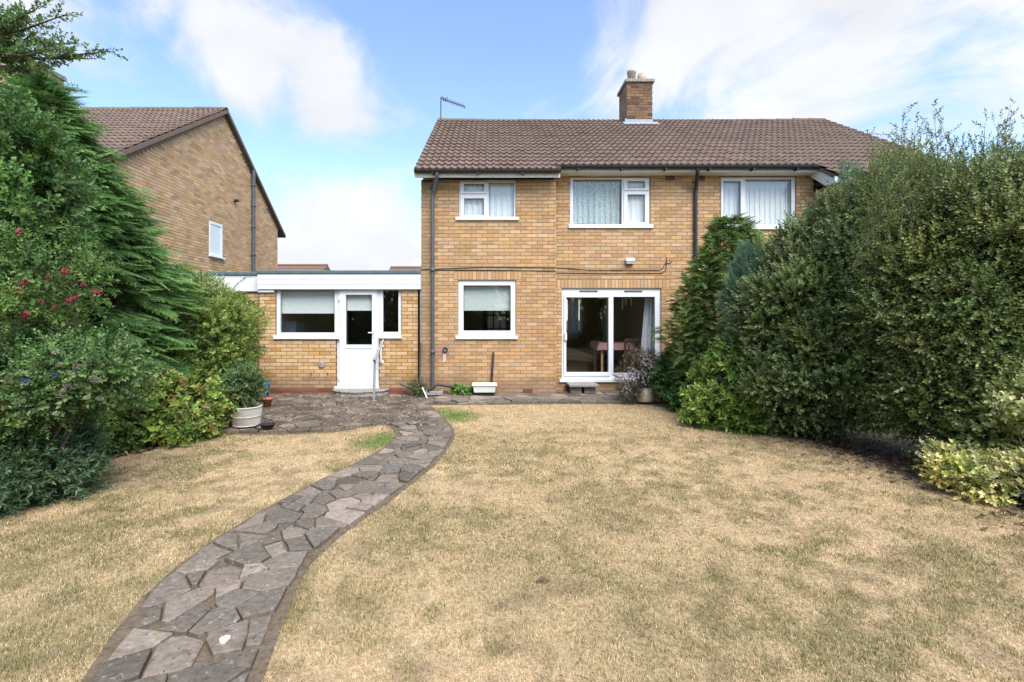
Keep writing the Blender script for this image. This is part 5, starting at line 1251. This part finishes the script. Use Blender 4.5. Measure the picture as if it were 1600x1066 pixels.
# ---- left side
conifer('tall_cypress', (-5.98, 6.35, .35, 4.85), [(0, 1.3), (.08, 1.44), (.26, 1.48), (.5, 1.24), (.655, .98), (.82, .52), (.92, .28), (1, .08)], 8500,
        [(.072, .135, .048), (.09, .16, .056), (.058, .112, .042)], 'tall dark green cypress with long feathery sprays at the left', 401, L=.42, droop=.36, n_br=13, inner=.7, out_up=.10, clump=.46, trunk_r=.12, lift=.25, spread=.24)
et = shrub('glossy_evergreen_tree', [L3(20, 260, 4.7, .40, .45, .52), L3(55, 335, 4.6, .36, .45, .42), L3(0, 410, 4.5, .42, .45, .45), L3(-60, 320, 4.6, .7, .6, 1.0)], 2400, lambda g: t_sprig(g, 10, .18, .058, .026, 1.0, .3, .15),
      [(.055, .105, .035), (.07, .125, .045), (.042, .085, .03)], 'dark glossy-leaved evergreen tree at the left edge with a branch reaching out at the top', 'tree', 411, base=(-4.75, 4.6, 0), stem_r=.035, stems=3, sub=22)
m = MB(); r = np.random.default_rng(23); pp, dd2 = [], []
br0 = np.array((-4.75, 4.3, 2.6))
m.tube([(-4.75, 4.6, 0), (-4.8, 4.45, 1.6), tuple(br0), (PX(-30, 4.0), 4.0, PZ(85, 4.0))], [.09, .07, .05, .03], 8)
for (a, b) in (((-40, 95), (172, 80)), ((-40, 90), (150, 92)), ((-30, 80), (100, 75)), ((-40, 60), (105, 22)), ((-40, 60), (60, 12)), ((-30, 90), (60, 50)), ((-40, 100), (70, 108)), ((-40, 50), (15, 20)), ((-30, 70), (120, 68)), ((-30, 75), (40, 30))):
    Y0, Y1 = 4.0, 4.0 + r.uniform(-.25, .25); A_ = np.array((PX(a[0], Y0), Y0, PZ(a[1], Y0))); B_ = np.array((PX(b[0], Y1), Y1, PZ(b[1], Y1))); mid = (A_ + B_) / 2 + np.array((0, 0, r.uniform(-.06, .0)))
    m.tube([A_, mid, B_], [.016, .010, .003], 6)
    for q in np.linspace(.12, 1, 26):
        c = A_ * (1 - q) ** 2 + 2 * mid * q * (1 - q) + B_ * q * q
        for _ in range(2 if q < .7 else 1):
            pp.append(c + r.normal(0, .03 * (1.3 - q), 3)); dd2.append(unit(B_ - A_) + r.normal(0, .55, 3) + np.array((0, 0, .25)))
m.build('trunk', 'bark', et); pp = np.array(pp); dd2 = np.array(dd2)
assemble('branch_leaves', [t_sprig(np.random.default_rng(950 + k), 8, .12, .044, .026, 1.1, .25, .1) for k in range(4)], pp, dd2, unit(r.normal(size=pp.shape)), r.uniform(.7, 1.1, len(pp)), tints([(.05, .085, .028), (.065, .105, .036)], len(pp), 5), 'leaf', et, 4)
fu = shrub('fuchsia', [L3(30, 450, 4.1, .32, .3, .26), L3(110, 450, 4.1, .26, .25, .18), L3(10, 500, 4.0, .3, .3, .25), L3(60, 410, 4.3, .3, .3, .2), L3(-20, 560, 4.1, .3, .35, .4)], 1100, lambda g: t_sprig(g, 9, .16, .034, .017, 1.1, .25, .2),
      [(.06, .105, .035), (.08, .13, .045), (.05, .09, .032)], 'arching fuchsia with hanging crimson flowers at the left edge', 'shrub', 421, base=(-4.1, 4.15, 0), mat='leaf_matt', stem_r=.012, subr=(.3, .55), sub=12, inner=.2)
m = MB()
for k in range(11):
    px, py = r.uniform(20, 180), r.uniform(395, 520); Y = 3.95; e = np.array((PX(px, Y), Y, PZ(py, Y))); b = np.array((-4.15, 4.15, 1.0)); m.tube([b, (b + e) / 2 + np.array((0, 0, .25)), e], [.008, .005, .002], 5)
m.build('arching_stem', 'twig', fu)
fl = MB(); rr = random.Random(4)
for k in range(3):
    ox, oy, oz = rr.uniform(-.022, .022), rr.uniform(-.02, .02), rr.uniform(-.02, .015)
    for i in range(4):
        a = i * 1.571 + rr.random(); fl.add([(ox, oy, oz), (ox + .009 * math.cos(a - .5), oy + .009 * math.sin(a - .5), oz - .018), (ox + .022 * math.cos(a), oy + .022 * math.sin(a), oz - .030), (ox + .009 * math.cos(a + .5), oy + .009 * math.sin(a + .5), oz - .018)], [(0, 1, 2, 3)], (.30, .012, .03))
    fl.lathe([(.002, 0), (.009, -.018), (.011, -.036), (.003, -.038)], (ox, oy, oz), 7, (.22, .01, .045)); fl.tube([(ox, oy, oz - .03), (ox, oy, oz - .058)], .0012, 4, (.5, .05, .12))
    fl.tube([(ox, oy, oz), (ox * .3, oy * .3, oz + .03)], .0012, 4, (.3, .08, .06))
f0 = fl.build('flower', 'petal', fu); fme = f0.data; bpy.data.objects.remove(f0)
for (px, py) in ((28, 369), (100, 430), (75, 438), (38, 450), (32, 459), (20, 454), (28, 472), (65, 476), (113, 471), (120, 470), (130, 451), (150, 463), (157, 462), (84, 485), (36, 500), (43, 498), (45, 445), (13, 462), (103, 432), (146, 461), (108, 476)):
    Y = 3.80 + rr.uniform(-.06, .06); o = bpy.data.objects.new('flower', fme); place(o, fu, Vector((PX(px, Y), Y, PZ(py, Y)))); o.rotation_euler = (0, 0, rr.uniform(0, 6)); s = rr.uniform(.5, .85); o.scale = (s, s, s)
ce = shrub('ceanothus', [L3(40, 600, 4.0, .42, .3, .28), L3(130, 590, 4.05, .36, .28, .22), L3(-20, 650, 4.0, .35, .35, .3), L3(165, 580, 4.0, .2, .2, .12), L3(60, 560, 4.2, .3, .25, .18)], 1700, lambda g: t_sprig(g, 11, .16, .034, .018, 1.1, .25, .15),
      [(.05, .09, .032), (.065, .11, .04), (.042, .078, .03), (.085, .125, .05)], 'low spreading shrub with pale seed heads and a few blue flowers at the left edge', 'shrub', 431, base=(-4.1, 4.1, 0), stem_r=.014, subr=(.3, .5), sub=14)
hd = []
for col in ((.27, .26, .17), (.34, .32, .23), (.10, .15, .38)):
    b = MB(); rq = random.Random(5)
    for i in range(60):
        u_ = rq.uniform(-1, 1); a = rq.uniform(0, 6.28); q = math.sqrt(1 - u_ * u_); c = (.034 * q * math.cos(a), .022 * q * math.sin(a), .018 * u_); s = rq.uniform(.004, .008)
        k_ = rq.uniform(.7, 1.15); tcol = tuple(x * k_ for x in col)
        b.add([(c[0] - s, c[1], c[2] - s), (c[0] + s, c[1] - s * .5, c[2]), (c[0], c[1] - s, c[2] + s), (c[0], c[1] + s, c[2])], [(0, 1, 2), (0, 3, 1), (1, 3, 2), (2, 3, 0)], tcol)
    f0 = b.build('flower_head', 'petal', ce); hd.append(f0.data); bpy.data.objects.remove(f0)
for (px, py, c) in ((53, 553, 0), (87, 553, 1), (62, 574, 0), (72, 570, 1), (95, 573, 0), (122, 577, 0), (42, 588, 1), (25, 588, 0), (31, 584, 2), (40, 597, 2), (44, 601, 2), (88, 588, 2), (117, 585, 2), (105, 607, 1), (112, 605, 0), (118, 609, 1), (90, 617, 0), (98, 620, 1), (135, 606, 0), (147, 594, 0), (155, 627, 1), (135, 625, 0), (35, 632, 1), (87, 650, 1), (5, 595, 0), (20, 600, 0), (150, 598, 1), (100, 612, 0), (58, 592, 0), (48, 576, 1)):
    Y = 3.72 + rr.uniform(-.05, .05); o = bpy.data.objects.new('flower_head', hd[c]); place(o, ce, Vector((PX(px, Y), Y, PZ(py, Y)))); o.rotation_euler = (rr.uniform(-.4, .4), rr.uniform(-.4, .4), rr.uniform(0, 6)); s = rr.uniform(.55, .95); o.scale = (s, s, s)
shrub('grey_green_shrub', [L3(35, 725, 4.05, .36, .32, .24), L3(80, 740, 4.15, .22, .25, .17), L3(-30, 720, 3.95, .4, .4, .3), L3(60, 690, 4.3, .3, .3, .2)], 1500, lambda g: t_sprig(g, 9, .15, .055, .016, .8, .3, .3),
      [(.075, .115, .07), (.09, .135, .085), (.06, .095, .058)], 'low grey-green shrub spilling onto the lawn, bottom left', 'shrub', 441, mat='leaf_matt', subr=(.3, .5), sub=14)
shrub('small_shrub', [L3(108, 690, 4.8, .16, .2, .28)], 240, lambda g: t_sprig(g, 8, .14, .04, .02, 1, .25, .2), [(.07, .10, .03), (.09, .125, .04)], 'small leafy shrub in the dark gap of the left bed', 'shrub', 442, subr=(.4, .6), sub=6)
sp_az = lambda g: t_sprig(g, 10, .17, .052, .020, 1.05, .25, .15, tipc=1.3)
az = shrub('dense_green_shrub', [L3(325, 520, 8.0, .72, .7, .60), L3(352, 560, 7.9, .36, .45, .48), L3(290, 480, 8.3, .6, .6, .45), L3(362, 505, 8.2, .27, .35, .30), L3(340, 600, 7.7, .5, .5, .35), L3(250, 540, 8.0, .6, .6, .6)], 3200, sp_az,
      [(.095, .135, .035), (.12, .16, .042), (.07, .11, .03), (.145, .175, .055)], 'dense yellow-green shrub in front of the garage, left of the extension', 'shrub', 451, sub=26, base=(PX(325, 8.1), 8.1, 0))
r = np.random.default_rng(33); pp, dd2 = [], []; m = MB()
for pts in ([(345, 480), (365, 455), (388, 434)], [(300, 470), (298, 445), (292, 425)], [(262, 470), (270, 440), (285, 415)], [(395, 510), (408, 498), (418, 489)]):
    c = [np.array((PX(a, 8), 8.0 - .1, PZ(b, 8))) for a, b in pts]; m.tube(c, [.006, .004, .002], 5)
    for q in np.linspace(.2, 1, 9):
        p_ = c[0] * (1 - q) ** 2 + 2 * c[1] * q * (1 - q) + c[2] * q * q; pp.append(p_); dd2.append(unit(c[2] - c[0]) + r.normal(0, .5, 3))
m.build('shoot', 'twig', az)['kind'] = 'stuff'; pp = np.array(pp)
assemble('shoot_leaves', [sp_az(np.random.default_rng(5))], pp, np.array(dd2), unit(r.normal(size=pp.shape)), r.uniform(.5, .8, len(pp)), tints((.14, .15, .05), len(pp), 3), 'leaf', az)
shrub('lime_green_shrub', [L3(285, 650, 6.3, .32, .32, .34), L3(235, 640, 6.2, .34, .35, .32), L3(318, 630, 6.5, .22, .25, .24), L3(270, 690, 6.0, .32, .25, .13), L3(200, 680, 5.9, .25, .25, .18), L3(300, 685, 6.2, .2, .2, .12)], 1200, lambda g: t_sprig(g, 9, .16, .072, .036, 1.15, .2, .25, tipc=1.2),
      [(.10, .15, .035), (.13, .175, .045), (.075, .12, .03), (.15, .18, .055), (.12, .09, .04)], 'lime-green leafy shrub at the edge of the left lawn near the patio', 'shrub', 461, mat='leaf_matt', subr=(.3, .5), sub=14)
shrub('dark_ground_shrub', [L3(160, 640, 5.6, .40, .3, .30), L3(90, 640, 5.3, .4, .3, .35), L3(170, 690, 5.6, .22, .25, .2)], 800, lambda g: t_sprig(g, 8, .16, .055, .025, 1, .25, .2), [(.05, .085, .022), (.065, .10, .028)], 'dark leafy undergrowth below the tall cypress', 'shrub', 462, subr=(.3, .5), sub=12)
# ---- plants by the wall
shrub('wall_weed', [(PX(655, 9.6), 9.55, .17, .10, .1, .17)], 130, lambda g: t_sprig(g, 8, .10, .03, .015, 1, .25, .2), [(.07, .10, .04), (.05, .075, .03)], 'scrubby weed at the corner between the extension and the main house', 'plant', 471, subr=(.4, .7), sub=6, scale=(.6, 1), zmin=.06)
shrub('wall_weed', [(PX(718, 9.55), 9.58, .11, .15, .08, .07), (PX(738, 9.5), 9.6, .10, .1, .07, .07)], 170, lambda g: t_sprig(g, 7, .07, .045, .03, 1.2, .2, .2), [(.09, .19, .035), (.12, .24, .05)], 'bright green weed at the wall foot left of the white sink', 'plant', 472, subr=(.4, .7), sub=6, scale=(.6, 1), zmin=.06)
# ---- tall hedge at the other end of the garden, behind the camera (seen in the glass)
bh = []
for k in range(9): bh.append((-9 + 2.3 * k + (.3 if k % 2 else -.2), -9 - .6 * (k % 3), 1.9 + .4 * (k % 2), 1.5, 1.0, 2.1 + .5 * (k % 3)))
r = np.random.default_rng(71); t = thing('boundary_hedge', (0, -9, 0), 'tall dark hedge at the far end of the garden, reflected in the glass', 'hedge')
p_, d_, ct = [], [], []
v = unit(r.normal(size=(26000, 3))); Lb = np.array(bh); i = r.integers(len(Lb), size=len(v)); pp = Lb[i, :3] + v * Lb[i, 3:6] * r.uniform(.75, 1.08, (len(v), 1)); kk = (pp[:, 2] > .05) & (v[:, 1] > -.4); pp, v = pp[kk], v[kk]
assemble('foliage', [t_sprig(np.random.default_rng(k), 7, .3, .16, .09, 1.1, .2, .2) for k in range(3)], pp, v + r.normal(0, .5, v.shape), unit(r.normal(size=v.shape)), r.uniform(.8, 1.2, len(v)), tints([(.05, .085, .03), (.065, .10, .04)], len(v), 3), 'leaf_matt', t)
m = MB()
for q in bh: m.tube([(q[0], q[1], 0), (q[0] + .1, q[1], q[2] + q[5] * .5)], [.09, .03], 7)
m.build('trunk', 'bark', t)
# ============================================================ POTS, STEPS, PIPES AND ODDMENTS
PT = .040      # paving height
def on_paving(px, py, z=PT): return PG(px, py, z)
def pot(name, x, y, z, rt, rb_, h, mat, label, cat='pot', rim=.018, lip=.03, seg=28):
    t = thing(name, (x, y, z), label, cat)
    MB().lathe([(0, .0), (rb_, 0), (rt, h - lip), (rt + rim, h - lip), (rt + rim, h), (rt - .012, h), (rt - .03, h - .04), (0, h - .045)], (x, y, z), seg).build('body', mat, t)
    MB().lathe([(rt - .028, h - .035), (rt * .5, h - .028), (0, h - .03)], (x, y, z), seg).build('compost', 'soil', t)
    return t
PT = .058
# basket weave pot
x, y = PX(385, 6.75), 6.75; h = .27; rt = .205
t = thing('basket_weave_pot', (x, y, PT + .01), 'white basket-weave planter at the front edge of the patio', 'pot')
MB().lathe([(0, 0), (.165, 0), (.185, h * .6), (.195, h), (.17, h), (.165, h - .05), (0, h - .05)], (x, y, PT + .012), 40).build('body', 'basket_white', t)
for row in range(2):
    for k in range(44):
        a = 2 * math.pi * k / 44; z0 = .015 + row * .125; sl = .42
        pts = []
        for q in (0, .5, 1):
            z = z0 + .115 * q; rr_ = np.interp(z, [0, h * .6, h], [.165, .185, .195]) + .004; aa = a + sl * q; pts.append((x + rr_ * math.cos(aa), y + rr_ * math.sin(aa), PT + .012 + z))
        MB().tube(pts, .0075, 5).build('weave_strand', 'basket_white', t)
for z0 in (.012, .135, .262):
    rr_ = float(np.interp(z0, [0, h * .6, h], [.165, .185, .195])) + .006; MB().tube([(x + rr_ * math.cos(a), y + rr_ * math.sin(a), PT + .012 + z0) for a in np.linspace(0, 2 * math.pi, 33)], .010, 6).build('band', 'basket_white', t)
shrub('potted_evergreen', [(x - .07, y + .02, .58, .13, .14, .20), (x - .12, y + .05, .47, .12, .12, .11), (x - .03, y, .74, .10, .10, .12)], 480, lambda g: t_sprig(g, 9, .13, .036, .019, 1.05, .3, .15), [(.05, .085, .035), (.07, .11, .05), (.10, .14, .08)],
      'dark small-leaved evergreen growing in the basket-weave planter', 'shrub', 481, subr=(.35, .6), sub=9, base=(x, y, PT + .24), zmin=.40)
PT = .040
# terracotta pot, blue tub, black tray
px_, py_ = on_paving(418, 636); pot('terracotta_pot', px_, py_, PT, .075, .055, .16, 'terracotta', 'small orange terracotta pot beside the blue tub')
px_, py_ = on_paving(399, 631); py_ += .35; px_ = PX(409, py_)
t = thing('blue_tub', (px_, py_, PT), 'blue plastic tub against the fence post by the extension corner', 'tub')
MB().lathe([(0, 0), (.11, 0), (.14, .30), (.155, .30), (.155, .33), (.13, .33), (.12, .05), (0, .05)], (px_, py_, PT), 24, None, 1, .8).build('body', 'blue_plastic', t)
for k in range(3): MB().lathe([(.115 + .012 * k, 0), (.125 + .012 * k, .008), (.115 + .012 * k, .016)], (px_, py_, PT + .07 + .09 * k), 24, None, 1, .8).build('rib', 'blue_plastic', t)
px_, py_ = on_paving(418, 669, .07)
t = thing('black_tray', (px_, py_, .07), 'small black plastic tray lying beside the basket-weave planter', 'tray')
MB().lathe([(0, 0), (.075, 0), (.105, .045), (.112, .045), (.112, .05), (.098, .05), (.07, .01), (0, .01)], (px_, py_, .078), 20, None, 1.0, .75).build('dish', 'black_plastic', t)
MB().tube([(px_ - .1, py_, .125), (px_ - .15, py_, .10), (px_ - .155, py_ - .02, .085)], .012, 6).build('spout', 'black_plastic', t)
# pots by the patio door
px_, py_ = on_paving(1008, 627, .062); PT = .062
t = thing('cream_planter', (px_, py_, PT), 'round rough cream stone planter under the pink-flowered bush', 'pot')
MB().lathe([(0, 0), (.135, 0), (.155, .03), (.165, .12), (.165, .26), (.145, .265), (.14, .21), (0, .21)], (px_, py_, PT), 30).build('body', 'cream_pot', t)
MB().lathe([(.139, .215), (.07, .225), (0, .22)], (px_, py_, PT), 20).build('compost', 'soil', t)
pk = shrub('pink_flowering_shrub', [(px_ - .02, py_ + .05, .62, .26, .2, .26), (px_ - .22, py_ + .02, .42, .22, .18, .20), (px_ + .08, py_ + .05, .75, .2, .18, .2), (px_ - .3, py_, .28, .14, .14, .14)], 900, lambda g: t_sprig(g, 9, .13, .022, .009, 1.1, .25, .15),
           [(.065, .06, .038), (.085, .085, .05), (.05, .05, .03)], 'pink-flowered bush in the cream planter by the patio door', 'shrub', 491, subr=(.35, .6), sub=10, base=(px_, py_, PT + .2), zmin=.1, mat='leaf_matt')
p_, d_, _c = crown_points([(px_ - .02, py_ + .03, .64, .28, .22, .27), (px_ - .22, py_, .43, .24, .2, .22), (px_ + .06, py_ + .03, .78, .2, .18, .2), (px_ - .3, py_ - .02, .28, .15, .15, .15)], 700, 492, 12, (.35, .6), zmin=.12)
def t_flower(g):
    V, T, C = [(0, 0, 0)], [], [(.8, .7, .6)]
    for i in range(5):
        a = i * 1.257; k = len(V); V += [(.014 * math.cos(a - .45), .014 * math.sin(a - .45), .006), (.022 * math.cos(a), .022 * math.sin(a), .008), (.014 * math.cos(a + .45), .014 * math.sin(a + .45), .006)]; T += [(0, k, k + 1), (0, k + 1, k + 2)]; C += [(1, 1, 1)] * 3
    return np.array(V), np.array(T), np.array(C)
assemble('blossom', [t_flower(None)], p_ + d_ * .02, d_ + np.array((0, -.3, .3)), unit(np.random.default_rng(3).normal(size=d_.shape)), np.random.default_rng(4).uniform(.6, 1.1, len(p_)), tints([(.20, .165, .225), (.235, .20, .27), (.165, .125, .19)], len(p_), 6, .15, .03), 'petal', pk)
px2, py2 = on_paving(1030, 628, .062); pot('terracotta_pot', px2, py2, .062, .085, .062, .19, 'terracotta', 'brown terracotta pot right of the cream planter')
# step at the patio door
r = rect(9.72, (888, 602, 934, 607.5))
t = thing('door_step', ((r[0] + r[1]) / 2, 9.75, PT), 'stone slab step below the sliding patio door', 'step')
MB().box(r[0], r[1], 9.58, 9.98, .205, .255).build('slab', 'concrete', t, bevel=.01)
for a in (r[0] + .05, r[1] - .27): MB().box(a, a + .215, 9.70, 9.90, .066, .204).build('support_block', 'concrete', t)
PT = .040
# half round step at the back door
t = thing('half_round_step', (PX(558, 9.5), 9.6, PT), 'rough half-round concrete step in front of the back door', 'step')
cxs = PX(560, 9.6); n = 20; rg = random.Random(9); m = MB()
outl = [(cxs + (.56 + rg.uniform(-.012, .012)) * math.cos(a), 9.82 - (.42 + rg.uniform(-.012, .012)) * math.sin(a)) for a in np.linspace(0, math.pi, n)]
vs_ = [(a, b, .03) for a, b in outl] + [(cxs + (a - cxs) * .97, 9.82 + (b - 9.82) * .97, .095 + rg.uniform(-.015, .01)) for a, b in outl] + [(cxs + (a - cxs) * 1.02, 9.82 + (b - 9.82) * 1.02, .128) for a, b in outl] + [(cxs + (a - cxs) * .98, 9.82 + (b - 9.82) * .98, .150) for a, b in outl]
fs_ = [(k * n + i, k * n + i + 1, (k + 1) * n + i + 1, (k + 1) * n + i) for k in range(3) for i in range(n - 1)] + [tuple(range(3 * n, 4 * n))]
m.add(vs_, fs_); m.build('tread', 'concrete', t)
# handrail
px_, py_ = on_paving(584, 627)
t = thing('handrail', (px_, py_, PT), 'galvanised metal handrail on a single post beside the back door step', 'rail')
top = (PX(586, py_), py_, PZ(561, py_)); MB().tube([(px_, py_, PT), top], .022, 12).build('post', 'galvanised', t)
we_ = (PX(599, 9.83), 9.845, PZ(531, 9.83)); dv = (Vector(top) - Vector(we_)).normalized()
MB().tube([we_, tuple(Vector(top) + dv * .09)], .022, 12).build('rail', 'galvanised', t)
MB().tube([tuple(Vector(top) - dv * .05), tuple(Vector(top) + dv * .05)], .030, 12).build('clamp', 'galvanised', t)
MB().lathe([(0, .008), (.06, .008), (.06, 0), (0, 0)], (px_, py_, PT + .003), 18).build('base_plate', 'concrete', t)
MB().tube([tuple(Vector(top) + dv * .091), tuple(Vector(top) + dv * .093)], .016, 10).build('dark_end_disc', 'black_plastic', t)  # black disc stands in for the dark inside of the tube
PT = .062
# white sink on a block
sx = PX(757, 9.5)
t = thing('white_sink', (sx, 9.55, .2), 'old white butler sink used as a trough against the kitchen wall', 'sink')
sz0, sz1 = .122, PZ(600, 9.5); m = MB()
def ring(hw, hd_, z): return [(sx - hw, 9.55 - hd_, z), (sx + hw, 9.55 - hd_, z), (sx + hw, 9.55 + hd_, z), (sx - hw, 9.55 + hd_, z)]
rings = [ring(.205, .14, sz0), ring(.225, .155, sz1 - .035), ring(.25, .175, sz1 - .03), ring(.25, .175, sz1), ring(.225, .15, sz1), ring(.19, .125, sz0 + .04)]
vs_ = [q for g_ in rings for q in g_]; fs_ = [(k * 4 + i, k * 4 + (i + 1) % 4, (k + 1) * 4 + (i + 1) % 4, (k + 1) * 4 + i) for k in range(5) for i in range(4)] + [(3, 2, 1, 0), (20, 21, 22, 23)]
m.add(vs_, fs_); m.build('basin', 'enamel', t, bevel=.014, seg=2)
t = thing('support_block', (sx, 9.57, PT), 'dark grey block under the white sink', 'block')
MB().box(sx - .2, sx + .2, 9.45, 9.70, PT + .002, .119).build('block', 'black_plastic', t, bevel=.008)
gxs = PX(679, 9.55)
t = thing('drain_surround', (gxs, 9.55, PT), 'dark concrete drain surround at the foot of the left downpipe', 'drain')
MB().slab(gxs - .17, gxs + .17, PT + .001, .145, [], 9.45, 9.52).build('kerb', 'concrete', t, bevel=.006)
for a in (gxs - .17, gxs + .11): MB().box(a, a + .06, 9.521, 9.72, PT + .001, .145).build('kerb', 'concrete', t, bevel=.006)
MB().box(gxs - .108, gxs + .108, 9.522, 9.72, PT + .001, .10).build('grate', 'black_plastic', t)
# loose pipes
def loose(name, pts, rad, mat, label, cat='pipe'):
    t = tag(MB().tube(pts, rad, 9).build(name, mat), label, cat); return t
W_ = lambda px, py, Y: (PX(px, Y), Y, PZ(py, Y))
loose('waste_hose', [W_(668, 611, 9.45), W_(684, 601, 9.5), W_(690, 602, 9.52), W_(715, 606, 9.56), W_(738, 610.5, 9.56)], .026, 'black_plastic', 'black pipe running along the wall foot from the downpipe to the white sink')
loose('gutter_offcut', [W_(625, 599, 9.66), W_(650, 611, 9.6)], .026, 'grey_pipe', 'short grey pipe offcut leaning at the right end of the extension wall')
loose('white_stick', [W_(660, 606, 9.5), (PX(667, 9.1), 9.1, PT + .01)], .014, 'white_plastic', 'white stick leaning at the corner beside the left downpipe', 'stick')
loose('wooden_stake', [(PX(655, 9.6), 9.6, PT), W_(656.5, 536, 9.72)], .014, 'dark_timber', 'dark wooden stake standing in the gap between extension and house', 'stake')
loose('bamboo_cane', [(PX(664, 9.55), 9.55, PT), W_(661.5, 533, 9.72)], .008, 'old_wood', 'pale bamboo cane beside the dark stake at the house corner', 'cane')
loose('conduit_pipe', [W_(657, 598, 9.74), W_(657, 455, 9.75)], .012, 'aluminium', 'thin grey conduit running down the house corner by the extension')
# dead leaf on the lawn
x, y = PG(848, 918); m = MB(); n = 9; vs_, fs_ = [], []
for i in range(n):
    u = i / (n - 1); w_ = .017 * math.sin(math.pi * min(u * .95 + .04, 1)); c = (x - .038 + .076 * u, y + .02 * math.sin(u * 3), (.026) + .010 * math.sin(u * 3.1)); vs_ += [(c[0], c[1] - w_, c[2] + .007), (c[0], c[1], c[2]), (c[0], c[1] + w_, c[2] + .008)]
for i in range(n - 1): fs_ += [(3 * i, 3 * i + 3, 3 * i + 4, 3 * i + 1), (3 * i + 1, 3 * i + 4, 3 * i + 5, 3 * i + 2)]
m.add(vs_, fs_); o = tag(m.build('fallen_leaf', 'dead_leaf'), 'single curled brown leaf lying on the lawn', 'leaf'); sd = o.modifiers.new('solid', 'SOLIDIFY'); sd.thickness = .001
# fence behind the dense shrub
t = thing('garden_fence', (-4.93, 8.6, 0), 'dark brown boarded fence running from the extension corner behind the shrubs', 'fence')
for k in range(22):
    y0 = 9.70 - k * .155; MB().box(-4.93, -4.912, y0 - .145, y0, .05, 1.72).build('board', 'fence_wood', t)
for z0 in (.35, 1.55): MB().box(-4.911, -4.87, 6.30, 9.70, z0, z0 + .08).build('rail', 'fence_wood', t)
for y0 in (9.72, 7.9, 6.2): MB().box(-4.96, -4.86, y0, y0 + .09, 0, 1.95).build('post', 'fence_wood', t, bevel=.006)
